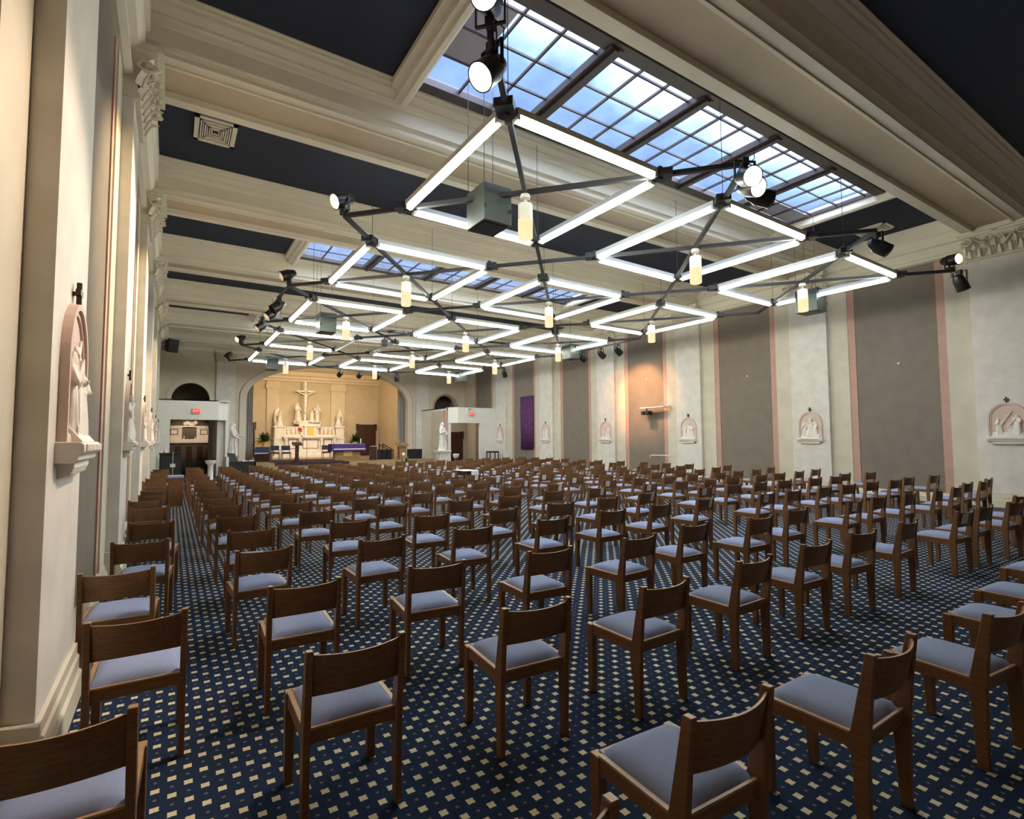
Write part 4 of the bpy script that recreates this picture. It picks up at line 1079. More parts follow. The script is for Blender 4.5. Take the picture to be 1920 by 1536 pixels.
for k in range(5):
    for sg in (-1, 1): m.box(sg * (.62 + k * .33) - .03, .58, 1.86, sg * (.62 + k * .33) + .03, .64, 2.42)
m.build('gradine', MARBLE, al, bevel=.008, seg=1)
m = MB(); m.box(-.46, .35, 1.68, .46, 1.2, 2.56); m.box(-.54, .28, 2.50, .54, 1.2, 2.62)
tb = m.build('tabernacle', MARBLE, al, bevel=.01, seg=1)
m = MB(); m.prism([(-.26, 1.78), (.26, 1.78), (.26, 2.44), (-.26, 2.44)], .325, .352, 'y'); dr = m.build('tabernacle_door', GOLDP, tb)
m = MB(); m.prism([(-.14, 1.84)] + [(.14 * math.cos(PI - PI * k / 10), 2.16 + .14 * math.sin(PI - PI * k / 10)) for k in range(11)] + [(.14, 1.84)], .312, .327, 'y'); m.build('door_relief', GOLD, tb)
m = MB(); m.box(-.85, .5, 2.50, .85, 1.2, 2.78); m.box(-.7, .55, 2.78, .7, 1.2, 2.86); m.build('cross_plinth', MARBLE, al, bevel=.01, seg=1)
for sg in (-1, 1):
    m = MB(); a, b = sorted((sg * 2.05, sg * 2.78))
    m.box(a, .30, .495, b, 1.2, 1.45); m.box(a - .05, .25, 1.45, b + .05, 1.2, 1.56); m.box(a + .03, .34, 1.56, b - .03, 1.2, 2.42); m.box(a - .05, .27, 2.42, b + .05, 1.2, 2.54)
    m.build('side_pedestal', MARBLE, al, bevel=.01, seg=1)
    m = MB(); c = sg * 2.415
    pts = [(c - sg * .30, 2.54), (c + sg * .33, 2.54), (c + sg * .36, 3.3), (c + sg * .30, 3.65), (c + sg * .15, 3.95), (c - sg * .02, 4.1), (c - sg * .06, 3.95), (c + sg * .05, 3.6), (c + sg * .08, 3.2)]
    m.prism(pts, .85, 1.05, 'y'); m.build('scroll_buttress', MARBLE, al, bevel=.02, seg=1)

cx = 9.68
# crucifix above the tabernacle
cr = thing('crucifix', 'tall marble crucifix rising above the gold tabernacle', 'crucifix', (cx - .35, AY + .85, 3.19))
m = MB(); m.bar((0, 0, 0), (0, 0, 3.45), .16, .14); m.bar((-.78, 0, 2.62), (.78, 0, 2.62), .20, .12, up=(0, 0, 1)); m.build('cross', MARBLE, cr, bevel=.01, seg=1)
m = MB()
m.tube([(0, -.12, .85), (.02, -.15, 1.12), (-.01, -.22, 1.42), (0, -.15, 1.72), (0, -.13, 1.95), (0, -.14, 2.2), (0, -.15, 2.36), (0, -.16, 2.44)], [.06, .075, .10, .13, .13, .17, .12, .055], 14)
m.tube([(-.04, -.13, .85), (-.06, -.15, 1.15), (-.07, -.22, 1.45), (-.04, -.15, 1.75)], [.05, .06, .075, .09], 10)
m.ell((0, -.15, 1.78), (.17, .13, .12), 12)
for sg in (-1, 1):
    m.tube([(sg * .13, -.15, 2.36), (sg * .42, -.12, 2.46), (sg * .70, -.09, 2.64)], [.065, .05, .038], 10); m.ell((sg * .73, -.09, 2.66), (.045, .03, .03), 8)
    for q in (-1, 0, 1): m.tube([(sg * .75, -.09, 2.66 + q * .018), (sg * .81, -.10, 2.67 + q * .026)], [.012, .009], 6)
m.ell((.05, -.22, 2.56), (.085, .10, .115), 12); m.ell((.05, -.30, 2.53), (.02, .03, .03), 8); m.ell((.05, -.17, 2.58), (.10, .09, .12), 12)
m.ell((0, -.14, .80), (.09, .10, .06), 10)
fuse(m, 'corpus', MARBLE, .022, cr)
# grieving figures group at the foot
g = thing('mourners_sculpture', 'white marble group of robed mourners round the foot of the crucifix', 'sculpture', (cx, AY + .72, 3.19))
m = MB()
robed(m, (-.95, .0, .0), 1.62, .5, lean=-.03, seed=3); robed(m, (.62, .05, 0), 1.55, -.45, arms=(((-.17, -.10, .66), (-.08, -.18, .86)), ((.16, -.07, .60), (.05, -.16, .80))), seed=4)
robed(m, (.12, -.20, -.02), 1.20, .3, kneel=True, seed=5); robed(m, (.55, -.30, -.03), 1.0, -.2, kneel=True, seed=6)
for k in range(10):
    rr = random.Random(k); m.ell((-1.1 + k * .21, .0 + .1 * rr.random(), -.02 + .05 * rr.random()), (.20, .22, .14 + .1 * rr.random()), 8)
fuse(m, 'mourners', MARBLE, .028, g)
for sg, lb in ((-1, 'left'), (1, 'right')):
    a = thing('angel_statue', 'white marble kneeling angel on the %s pedestal of the high altar' % lb, 'statue', (cx + sg * 2.38, AY + .62, 2.865), -sg * .9, 'kneeling marble angels beside the tabernacle')
    m = MB(); robed(m, (0, 0, 0), 1.42, 0, kneel=True, wings=True, hood=False, seed=9 + sg); m.ell((0, 0, .03), (.3, .34, .06), 12)
    fuse(m, 'angel', MARBLE, .024, a)
# candlesticks
cdl = None
for k, x in enumerate((-1.78, -1.45, -1.12, 1.12, 1.45, 1.78)):
    lab = 'gilt candlestick with white candle on the altar shelf, %s from the left' % ORD[k + 1]
    loc = (cx + x, AY + .53, 2.19)
    if cdl is None:
        cdl = thing('candlestick', lab, 'candlestick', loc, 0, 'candlesticks on the high altar shelf')
        m = MB(); m.lathe([(.09, 0), (.085, .03), (.03, .06), (.025, .12), (.04, .15), (.02, .18), (.02, .32), (.04, .34), (.055, .37), (.05, .38)], 14); m.build('holder', GOLD, cdl, smooth=True)
        m = MB(); m.lathe([(.022, .38), (.022, .62), (.004, .63)], 10); m.build('candle', WHITEC, cdl, smooth=True)
    else: dup(cdl, loc, 0, lab)
f = thing('flower_vase', 'red flowers in a vase left of the gold tabernacle', 'flowers', (cx - .79, AY + .53, 2.19))
m = MB(); m.lathe([(.05, 0), (.07, .05), (.08, .13), (.05, .2), (.06, .22)], 12); m.build('vase', GOLD, f, smooth=True)
m = MB(); rr = random.Random(2)
for k in range(16): m.ell((rr.uniform(-.13, .13), rr.uniform(-.07, .07), .24 + rr.random() * .3), (.055, .05, .05), 7)
m.build('red_flowers', REDFL, f, smooth=True)
f = thing('flower_vase', 'lilac flowers in a vase right of the gold tabernacle', 'flowers', (cx + .79, AY + .53, 2.19))
m = MB(); m.lathe([(.05, 0), (.07, .05), (.08, .13), (.05, .2), (.06, .22)], 12); m.build('vase', GOLD, f, smooth=True)
m = MB()
for k in range(12): m.ell((rr.uniform(-.10, .10), rr.uniform(-.07, .07), .24 + rr.random() * .3), (.045, .045, .05), 7)
m.build('lilac_flowers', mat('lilac_petals', (.42, .30, .55), .6), f, smooth=True)

# potted palms on stands each side
def leafy(m, c, n, L0, seed, spread=1.0, wdt=.05, mi=0):
    rr = random.Random(seed)
    for k in range(n):
        az = rr.uniform(0, 2 * PI); el = rr.uniform(.25, 1.35); ln = L0 * rr.uniform(.65, 1.1); pts = []
        d = Vector((math.cos(az) * math.cos(el) * spread, math.sin(az) * math.cos(el) * spread, math.sin(el)))
        p = Vector(c); vs = []; fs = []
        side = d.cross(Vector((0, 0, 1))).normalized()
        for q in range(7):
            t = q / 6; pp_ = p + d * ln * t + Vector((0, 0, -.55 * ln * t * t * (1.2 - math.sin(el))))
            ww = wdt * math.sin(PI * (.08 + .92 * t)) * (1 if t < 1 else 0) + .003
            vs += [pp_ - side * ww, pp_ + Vector((0, 0, .3 * ww)), pp_ + side * ww]
        for q in range(6):
            a = q * 3; fs += [[a, a + 1, a + 4, a + 3], [a + 1, a + 2, a + 5, a + 4]]
        m.add(vs, fs, mi)
for x, lb, z in ((6.1, 'left', 1.0), (13.15, 'right', .95)):
    t = thing('potted_palm', 'dark green leafy plant on a pale stand %s of the high altar' % lb, 'plant', (x, 44.75, .33), 0, 'leafy plants flanking the altar')
    m = MB(); m.lathe([(.28, 0), (.28, .06), (.14, .12), (.12, z - .12), (.26, z - .05), (.28, z)], 16); m.build('stand', MARBLE, t, smooth=True)
    m = MB(); m.lathe([(.14, z), (.22, z + .10), (.24, z + .28), (.20, z + .30)], 16); m.build('pot', GOLDP, t, smooth=True)
    m = MB(); leafy(m, (0, 0, z + .28), 110, .98, 4 + len(lb), wdt=.055); m.build('foliage', GREEN, t, smooth=True)

# ================================================================== CHANCEL FURNITURE
# covered table
t = thing('altar_table', 'free standing altar table under purple cloth with white runner', 'table', (10.12, 36.4, .33))
m = MB(); m.box(-.95, -.38, 0, .95, .38, .12); m.box(-.86, -.32, .12, .86, .32, 1.02); m.box(-1.08, -.48, 1.02, 1.08, .48, 1.09); m.build('table_body', MIDWOOD, t, bevel=.01, seg=1)
m = MB(); m.box(-.3, -.335, .3, .3, -.318, .8); m.build('front_carving', GOLDP, t)
cl = thing('altar_cloth', 'purple cloth with white bands hanging over the altar table', 'tablecloth', (10.12, 36.4, 1.42))
m = MB(); n = 40; vs = []; fs = []
for j, (z, o) in enumerate(((.012, 0), (.012, .02), (-.20, .045), (-.46, .06))):
    per = []
    for k in range(n):
        u = k / n * 4; sd = int(u); f_ = u - sd
        hx, hy = 1.09 + o, .49 + o
        p = [(-hx + 2 * hx * f_, -hy), (hx, -hy + 2 * hy * f_), (hx - 2 * hx * f_, hy), (-hx, hy - 2 * hy * f_)][sd]
        wv = .02 * math.sin(k * 2.1) * (j - 1 if j > 1 else 0)
        dz = -.10 * abs(2 * f_ - 1) if (j == 3 and sd in (1, 3)) else 0
        vs.append((p[0] + (wv if sd in (1, 3) else 0), p[1] + (wv if sd in (0, 2) else 0), z + dz))
for j in range(3):
    for k in range(n): a, b = j * n + k, j * n + (k + 1) % n; fs.append([a, b, b + n, a + n])
fs.append(list(range(n))[::-1]); m.add(vs, fs); m.build('purple_drape', PURPLE, cl, smooth=True)
m = MB(); m.box(-1.12, -.50, .013, 1.12, .50, .022); m.build('cloth_runner', WHITEC, cl)
m = MB(); m.box(-1.02, -.585, -.36, 1.12, -.565, -.30); m.build('white_band', WHITEC, cl)
for x, lb in ((-.9, 'left'), (.95, 'right')):
    c = thing('altar_candle', 'white candle at the %s end of the purple altar table' % lb, 'candle', (10.12 + x, 36.35, 1.443), 0, 'candles on the purple altar table')
    m = MB(); m.lathe([(.06, 0), (.06, .02), (.02, .04), (.02, .07), (.05, .08)], 12); m.build('holder', GOLD, c)
    m = MB(); m.lathe([(.035, .08), (.035, .34), (.005, .36)], 10); m.build('candle_stick', WHITEC, c)
# lectern
t = thing('lectern', 'T-shaped dark wooden lectern standing on the rug', 'lectern', (6.52, 34.4, .337))
m = MB(); m.lathe([(.34, 0), (.32, .05), (.16, .16), (.12, .3)], 4); m.build('foot', DKWOOD, t, bevel=.01)
m = MB(); m.box(-.10, -.08, .2, .10, .08, 1.05); m.build('post', DKWOOD, t, bevel=.01)
m = MB(); m.add([(-.28, -.22, 1.03), (.28, -.22, 1.03), (.28, .2, 1.16), (-.28, .2, 1.16), (-.28, -.22, 1.13), (.28, -.22, 1.13), (.28, .2, 1.26), (-.28, .2, 1.26)], [[0, 3, 2, 1], [4, 5, 6, 7], [0, 1, 5, 4], [1, 2, 6, 5], [2, 3, 7, 6], [3, 0, 4, 7]]); m.build('book_rest', DKWOOD, t, bevel=.01)
t = thing('microphone_stand', 'slim microphone stand right of the dark lectern', 'microphone stand', (7.2, 34.9, .33))
m = MB(); m.lathe([(.15, 0), (.15, .02), (.02, .03)], 16); m.build('stand_base', BLACK, t)
m = MB(); m.tube([(0, 0, .03), (0, 0, 1.3), (-.3, -.02, 1.62)], .012, 8); m.build('boom', BLACK, t)
m = MB(); m.ell((-.32, -.02, 1.65), (.035, .035, .05), 10); m.build('microphone', DARKM, t)
# pulpit / ambo
t = thing('pulpit', 'honey wood pulpit with flaring sloped top on the platform edge', 'pulpit', (13.4, 34.6, .33))
m = MB(); m.box(-.28, -.22, 0, .28, .22, .08); m.add([(-.2, -.17, .08), (.2, -.17, .08), (.2, .17, .08), (-.2, .17, .08), (-.26, -.2, .92), (.26, -.2, .92), (.26, .2, .92), (-.26, .2, .92)], [[0, 3, 2, 1], [4, 5, 6, 7], [0, 1, 5, 4], [1, 2, 6, 5], [2, 3, 7, 6], [3, 0, 4, 7]]); m.build('body', MIDWOOD, t, bevel=.008, seg=1)
m = MB(); m.add([(-.50, -.32, .94), (.42, -.32, .94), (.42, .3, 1.08), (-.36, .3, 1.08), (-.50, -.32, 1.02), (.42, -.32, 1.02), (.42, .3, 1.18), (-.36, .3, 1.18)], [[0, 3, 2, 1], [4, 5, 6, 7], [0, 1, 5, 4], [1, 2, 6, 5], [2, 3, 7, 6], [3, 0, 4, 7]]); m.build('sloped_top', MIDWOOD, t, bevel=.008, seg=1)
# upholstered chairs on the platform
def blue_chair(loc, rz, lab, w=.56, h=1.0, wood=MIDWOOD, arms=False):
    t = thing('sanctuary_chair', lab, 'chair', loc, rz, None)
    hw = w / 2
    for x in (-hw, hw):
        m = MB(); m.bar((x, .22, 0), (x, .22, .46), .04, .04); m.build('leg', wood, t)
        m = MB(); m.bar((x, -.22, 0), (x, -.26, h), .04, .05); m.build('leg', wood, t)
    m = MB(); m.box(-hw, -.24, .40, hw, .24, .46); m.build('seat_frame', wood, t)
    m = MB(); m.box(-hw + .02, -.2, .46, hw - .02, .24, .54); m.build('seat', NAVYF, t, bevel=.02)
    m = MB(); m.box(-hw, -.275, h - .34, hw, -.215, h); m.build('backrest', NAVYF, t, bevel=.02)
    return t
a = blue_chair((6.2, 40.4, .33), PI, 'leftmost blue backed chair on the platform before the altar')
b = blue_chair((6.9, 40.2, .33), PI, 'second blue backed chair from the left before the altar')
c = blue_chair((9.7, 40.2, .33), PI, 'blue backed chair on the platform close to the purple table')
t = thing('presider_chair', 'wide presider chair with navy back and white trim at left', 'chair', (4.98, 37.2, .33), -.35)
m = MB(); m.box(-.45, -.3, 0, .45, .3, .48); m.build('base', DKWOOD, t, bevel=.02)
m = MB(); m.box(-.42, -.28, .48, .42, .28, .58); m.build('seat', NAVYF, t, bevel=.03)
m = MB(); m.add([(-.48, -.34, .5), (.48, -.34, .5), (.42, -.2, .95), (-.42, -.2, .95), (-.48, -.2, .5), (.48, -.2, .5), (.42, -.08, .95), (-.42, -.08, .95)], [[0, 1, 2, 3], [7, 6, 5, 4], [0, 4, 5, 1], [3, 2, 6, 7], [0, 3, 7, 4], [1, 5, 6, 2]]); m.build('backrest', NAVYF, t, bevel=.02)
m = MB(); m.box(-.40, -.365, .52, .40, -.335, .58); m.build('white_trim', WHITEC, t)
# piano keyboard desk by the left of the arch
t = thing('keyboard_console', 'keyboard console with white end panel and black front by the arch', 'keyboard', (3.25, 33.0, 0))
m = MB(); m.box(-.72, -.45, FZ, -.58, .35, .80); m.build('end_panel', WHITEP, t, bevel=.01)
m = MB(); m.box(-.58, -.35, FZ, .78, -.28, .46); m.box(.7, -.35, FZ, .78, .35, .46); m.build('skirt', BLACK, t)
m = MB(); m.box(-.58, -.38, .46, .80, .36, .54); m.build('desk_top', BLACK, t)
m = MB(); m.add([(-.56, -.12, .54), (-.10, -.12, .54), (-.10, -.04, .54), (-.56, -.04, .54), (-.64, .05, 1.02), (-.26, .05, .98), (-.26, .12, .98), (-.64, .12, 1.02)], [[0, 1, 5, 4], [2, 3, 7, 6], [0, 4, 7, 3], [1, 2, 6, 5], [4, 5, 6, 7], [0, 3, 2, 1]]); m.build('music_rest', BLACK, t)
for x, lb in ((3.45, 'left'), (3.8, 'right')):
    m = MB(); m.box(-.13, -.1, 0, .13, .1, .03); m.box(-.12, -.09, .03, .12, .1, .045)
    tag(m.build('sheet_music', PAPER, None, (x, 32.85, .54), .2), '%s pile of sheet music on the black keyboard console' % lb, 'papers', 'sheet music piles')
# black skirt panels, handrails
for x0, x1, lb in ((12.1, 13.15, 'left of the pulpit'), (14.3, 15.45, 'right of the pulpit')):
    t = thing('low_barrier', 'low black curtained barrier %s' % lb, 'barrier', ((x0 + x1) / 2, 35.9, .0), 0, 'black barriers along the platform')
    m = MB(); hw = (x1 - x0) / 2; pts = []
    nn = 40
    pts = [(-hw + 2 * hw * k / nn, -.03 + .02 * math.sin(k * 1.7)) for k in range(nn + 1)]
    m.prism(pts + [(x, y + .03) for x, y in reversed(pts)], .33, .98, 'z'); m.build('curtain', BLACK, t)
    m = MB(); m.box(-hw, -.06, .98, hw, .06, 1.02); m.build('top_rail', DKWOOD, t)
for x, y, lb in ((11.9, 34.9, 'nearer'), (12.75, 36.6, 'farther')):
    t = thing('handrail', '%s dark sloping handrail right of the purple table' % lb, 'handrail', (x, y, 0), 0, 'handrails at the platform steps')
    for dx, z0, z1 in ((0, .33, 1.42), (.75, 0 if y < 33.9 else .33, .95)):
        m = MB(); m.bar((dx, 0, z0), (dx, 0, z1), .06, .06); m.build('post', DKWOOD, t)
    m = MB(); m.bar((-.05, 0, 1.43), (.80, 0, .93), .07, .06); m.build('rail', DKWOOD, t)
m = MB(); m.box(-.2, -.2, 0, .2, .2, .92); t = m.build('credence_stand', DKWOOD, None, (11.7, 35.6, .33), 0, bevel=.01); tag(t, 'dark narrow stand with papers right of the altar table', 'stand')
m = MB(); m.box(-.19, -.15, 0, .19, .15, .03); tag(m.build('open_book', PAPER, None, (11.7, 35.55, 1.253), .1), 'open white book on the dark narrow stand', 'book')
# curtains in the arch
for x, lb in ((4.30, 'left'), (15.2, 'right')):
    t = thing('curtain', 'tall grey pleated curtain at the %s side inside the chancel arch' % lb, 'curtain', (x, 39.35, .34), 0, 'curtains inside the arch')
    m = MB(); nn = 60; vs = []; fs = []
    for k in range(nn + 1):
        u = k / nn
        for z in (0, 1.3, 2.6, 3.9, 5.25):
            vs.append((-.30 + .6 * u + .012 * math.sin(z * 3 + k), .07 * math.sin(u * 2 * PI * 5) * (1 - .02 * z), z))
    for k in range(nn):
        for j in range(4): a = k * 5 + j; fs.append([a, a + 5, a + 6, a + 1])
    m.add(vs, fs); o = m.build('pleated_cloth', CURT, t, smooth=True); md = o.modifiers.new('thick', 'SOLIDIFY'); md.thickness = .008
    m = MB(); m.tube([(-.34, 0, 5.27), (.34, 0, 5.27)], .025, 8); m.build('curtain_rod', DARKM, t)

# ================================================================== STATUES BY THE VESTIBULES
t = thing('statue', 'life-size white robed statue on the pedestal left of the right vestibule', 'statue', (15.52, 32.6, .95), .35)
m = MB(); robed(m, (0, 0, .06), 1.84, 0, arms=(((-.17, -.08, .60), (-.04, -.17, .66)), ((.16, -.09, .58), (.04, -.18, .56))), seed=21)
m.ell((-.12, -.30, 1.30), (.09, .09, .12), 12); m.ell((-.12, -.33, 1.47), (.065, .07, .075), 12); m.lathe([(.33, 0), (.33, .06), (.26, .10)], 16)
fuse(m, 'robed_figure', MARBLE, .020, t)
t = thing('statue_pedestal', 'pale stepped pedestal under the white statue at right', 'pedestal', (15.52, 32.6, .03), .0)
m = MB(); m.box(-.42, -.36, FZ - .03, .42, .36, .02); m.box(-.34, -.29, .02, .34, .29, .76); m.box(-.46, -.40, .76, .46, .40, .84); m.box(-.50, -.44, .84, .50, .44, .92); m.build('plinth', MARBLE, t, bevel=.012, seg=1)
t = thing('statue', 'white standing statue in profile against the left vestibule side', 'statue', (3.05, 35.2, .85), 1.2)
m = MB(); robed(m, (0, 0, .04), 1.85, 0, arms=(((-.16, -.10, .58), (-.06, -.22, .50)), ((.16, -.10, .60), (.05, -.24, .58))), seed=25); m.lathe([(.30, 0), (.30, .05), (.24, .08)], 16)
fuse(m, 'robed_figure', MARBLE, .020, t)
t = thing('statue_pedestal', 'pale pedestal under the left statue beside the vestibule post', 'pedestal', (3.02, 35.2, 0))
m = MB(); m.box(-.20, -.30, FZ, .30, .30, .08); m.box(-.16, -.25, .08, .26, .25, .78); m.box(-.20, -.32, .78, .32, .32, .85); m.build('plinth', MARBLE, t, bevel=.01, seg=1)

# side altar seen through the left vestibule
t = thing('side_altar', 'white marble side altar with dark niche seen through the left vestibule', 'altar', (1.0, 41.6, 0))
m = MB(); m.box(-1.35, -.35, FZ, 1.35, .6, 1.55); m.build('altar_base', mat('dark_marble', (.10, .085, .07), .4), t)
for x in (-.62, .0, .62):
    m = MB(); m.box(x - .17, -.38, .35, x + .17, -.345, 1.35); m.build('wood_panel', DKWOOD, t)
m = MB(); m.box(-1.4, -.45, 1.55, 1.4, .6, 1.68); m.box(-1.3, -.25, 1.68, 1.3, .6, 1.82); m.box(-1.3, -.12, 1.82, -.42, .6, 2.02); m.box(.42, -.12, 1.82, 1.3, .6, 2.02); m.build('shelf', MARBLE, t, bevel=.01, seg=1)
for sg in (-1, 1):
    m = MB(); a, b = sorted((sg * .42, sg * 1.3)); m.box(a, .02, 2.02, b, .6, 2.60); m.box(a - .02, -.05, 2.55, b + .02, .6, 2.64); p = m.build('side_wing', MARBLE, t, bevel=.01, seg=1)
    m = MB()
    x0, x1 = sg * .86 - .22, sg * .86 + .22
    for q in ((x0, 2.12, x1, 2.16), (x0, 2.44, x1, 2.48), (x0, 2.12, x0 + .04, 2.48), (x1 - .04, 2.12, x1, 2.48)): m.box(q[0], -.0, q[1], q[2], .03, q[3])
    m.build('panel_border', DKWOOD, p)
m = MB(); m.box(-.44, .1, 1.82, .44, .6, 2.6); m.build('dark_niche', mat('dark_marble', (.10, .085, .07), .4), t)
m = MB(); m.box(-1.35, -.08, 2.64, 1.35, .6, 2.72); m.build('top_shelf', MARBLE, t)
b_ = thing('reclining_sculpture', 'white sculpture lying on top of the side altar', 'sculpture', (1.05, 41.6, 2.72))
m = MB()
for k in range(7): m.ell((-.30 + k * .10, .05, .14 + .06 * math.sin(k * 1.3)), (.15, .14, .14), 10)
m.ell((.30, -.02, .28), (.08, .08, .09), 10); m.tube([(-.05, -.05, .25), (.12, -.14, .2), (.25, -.12, .16)], [.05, .045, .03], 8); fuse(m, 'figure', MARBLE, .02, b_)
for k, x in enumerate((-.3, .05, .35)):
    c = thing('small_candle', '%s small candle on the side altar shelf' % ('left', 'middle', 'right')[k], 'candle', (1.0 + x, 41.45, 1.82), 0, 'small candles on the side altar')
    m = MB(); m.lathe([(.05, 0), (.05, .02), (.025, .04), (.025, .22 - .03 * k), (.004, .24 - .03 * k)], 10); m.build('candle', WHITEC if k != 1 else NAVYF, c)

# ================================================================== FLOOR OBJECTS
t = thing('white_column_font', 'white slim column stand with wide bowl beside the left aisle', 'font', (1.33, 24.0, 0))
m = MB(); m.lathe([(.22, 0), (.22, .06), (.13, .10), (.10, .14), (.095, .70), (.12, .74)], 20); m.build('column', WHITEP, t, smooth=True)
m = MB(); m.lathe([(.10, .74), (.16, .78), (.19, .84), (.20, .91), (.18, .91), (.12, .86), (.001, .85)], 24, caps=False); m.build('bowl', WHITEP, t, smooth=True)
t = thing('upright_cabinet', 'black upright cabinet against the left wall near the vestibule', 'cabinet', (.02, 26.6, 0))
m = MB(); m.box(-.42, -.32, 0, .36, .32, 1.14); m.build('body', BLACK, t, bevel=.01)
m = MB(); m.box(-.45, -.35, 1.14, .39, .35, 1.19); m.build('lid', BLACK, t, bevel=.008)
m = MB(); m.box(-.36, -.335, .1, .30, -.318, 1.05); m.build('front_panel', DARKM, t)
m = MB(); m.lathe([(.06, 0), (.08, .05), (.03, .12), (.02, .2)], 12); tag(m.build('small_figurine', MARBLE, None, (-.2, 26.55, 1.19), 0, smooth=True), 'small white figurine on the black upright cabinet', 'figurine')
t = thing('music_stand', 'thin grey stand with a card beside the black cabinet', 'stand', (.07, 25.6, 0))
m = MB(); m.lathe([(.14, 0), (.14, .02), (.015, .03)], 14); m.build('stand_base', DARKM, t)
m = MB(); m.tube([(0, 0, .02), (0, 0, 1.25)], .012, 8); m.build('pole', GREYM, t)
m = MB(); m.box(-.09, -.02, .62, .09, -.01, .76); m.build('card', PAPER, t)
t = thing('padded_stool', 'brown stool with grey padded top at the head of the left aisle', 'stool', (.12, 16.3, 0))
m = MB(); m.box(-.17, -.17, 0, .17, .17, .72); m.build('body', WOOD, t, bevel=.008)
m = MB(); m.box(-.18, -.18, .72, .18, .18, .79); m.build('cushion', FABRIC, t, bevel=.02)
t = thing('white_urn', 'white urn bowl on a black stand before the right vestibule', 'urn', (15.97, 31.4, 0), 0)
m = MB(); m.lathe([(.2, FZ), (.2, FZ + .04), (.08, FZ + .08), (.07, .40), (.12, .44)], 16); m.build('stand', BLACK, t)
m = MB(); m.lathe([(.09, .44), (.14, .47), (.20, .58), (.22, .72), (.20, .74), (.15, .62), (.001, .56)], 20, caps=False); m.build('bowl', MARBLE, t, smooth=True)
t = thing('side_table', 'dark side table with white top cloth near the right vestibule', 'table', (19.35, 32.3, 0), .0)
for sx in (-.34, .34):
    for sy in (-.22, .22):
        m = MB(); m.box(sx - .03, sy - .03, FZ, sx + .03, sy + .03, .82); m.build('leg', DKWOOD, t)
m = MB(); m.box(-.38, -.26, .74, .38, .26, .86); m.build('apron', DKWOOD, t)
m = MB(); m.box(-.42, -.30, .86, .42, .30, .90); m.build('table_top', WHITEC, t)
t = thing('potted_flower', 'green leafy plant with a white bloom in front of the pulpit', 'plant', (9.7, 24.6, 0))
m = MB(); m.lathe([(.16, 0), (.24, .25), (.26, .42), (.22, .44)], 16); m.build('pot', GOLDP, t, smooth=True)
m = MB(); leafy(m, (0, 0, .42), 34, .55, 77, wdt=.07); m.build('foliage', GREEN2, t, smooth=True)
m = MB(); m.ell((-.12, -.1, .98), (.08, .05, .08), 10); m.tube([(0, 0, .44), (-.12, -.1, .96)], .01, 6); m.build('bloom', WHITEC, t)
# table in the wide aisle
t = thing('aisle_table', 'brown table covered by a white runner in the wide aisle', 'table', (7.55, 14.2, 0))
for sx in (-.17, .17):
    for sy in (-.28, .28):
        m = MB(); m.box(sx - .03, sy - .03, 0, sx + .03, sy + .03, .72); m.build('leg', DKWOOD, t)
m = MB(); m.box(-.21, -.32, .60, .21, .32, .74); m.build('table_top', DKWOOD, t)
t = thing('white_runner', 'white cloth runner with a printed front lying on the aisle table', 'cloth', (7.55, 14.2, .742))
m = MB(); m.box(-.24, -.36, 0, .24, .34, .012); m.box(.0, -.372, -.13, .24, -.360, .012); m.build('cloth', WHITEC, t)
m = MB()
for k in range(4): m.box(.035, -.376, -.105 + k * .024, .205, -.3715, -.097 + k * .024)
m.build('printed_text', INK, t)

# ================================================================== WALL OBJECTS
t = thing('exit_sign', 'red exit sign on the left white vestibule front', 'exit sign', (1.13, 33.86, 3.36), 0, 'exit signs on the vestibules')
m = MB(); m.box(-.20, -.06, -.15, .20, .04, .15); m.build('housing', WHITEP, t, bevel=.01)
RED_ON = emit('red_exit_face', (1.0, .07, .05), .42)
m = MB(); m.box(-.17, -.066, -.12, .17, -.058, .12); m.build('lit_face', RED_ON, t)
tm = text_mesh('EXIT', .15, .003, emit('white_exit_letters', (1, .80, .75), .34), 'exit_letters')
o = obj('exit_letters', tm, t); o.location = (0, -.069, 0); o.rotation_euler = (PI / 2, 0, 0)
dup(t, (18.12, 33.26, 3.56), 0, 'red exit sign on the right white vestibule front')
t = thing('emergency_light', 'white twin emergency lamp unit beside the right exit sign', 'emergency light', (17.78, 33.28, 3.66))
m = MB(); m.box(-.10, -.06, -.2, .10, .02, .2); m.build('housing', WHITEP, t, bevel=.01)
for sx in (.14, .32):
    m = MB(); m.ell((sx, -.08, .26), (.07, .07, .07), 10); m.tube([(0.05, -.02, .19), (sx, -.05, .22)], .012, 6); m.build('lamp_head', GREYM, t)
# banner
bm_ = bpy.data.materials.new('purple_banner_cloth'); bm_.use_nodes = True
nt = bm_.node_tree; pbx = nt.nodes['Principled BSDF']; pbx.inputs['Roughness'].default_value = .85
tcx = nt.nodes.new('ShaderNodeTexCoord'); wv = nt.nodes.new('ShaderNodeTexVoronoi'); wv.inputs['Scale'].default_value = 9
mp = nt.nodes.new('ShaderNodeMapping'); mp.inputs['Scale'].default_value = (1, 2.4, .8)
nt.links.new(tcx.outputs['Object'], mp.inputs['Vector']); nt.links.new(mp.outputs[0], wv.inputs['Vector'])
rpx = nt.nodes.new('ShaderNodeValToRGB'); rpx.color_ramp.elements[0].position = .15; rpx.color_ramp.elements[0].color = (.20, .08, .20, 1); rpx.color_ramp.elements[1].position = .45; rpx.color_ramp.elements[1].color = (.085, .018, .095, 1)
nt.links.new(wv.outputs['Distance'], rpx.inputs[0]); nt.links.new(rpx.outputs[0], pbx.inputs['Base Color'])
t = thing('wall_banner', 'long purple banner hanging in a taupe bay of the right wall', 'banner', (20.28, 29.3, 2.8), 0)
m = MB(); vs = []; fs = []; nn = 16
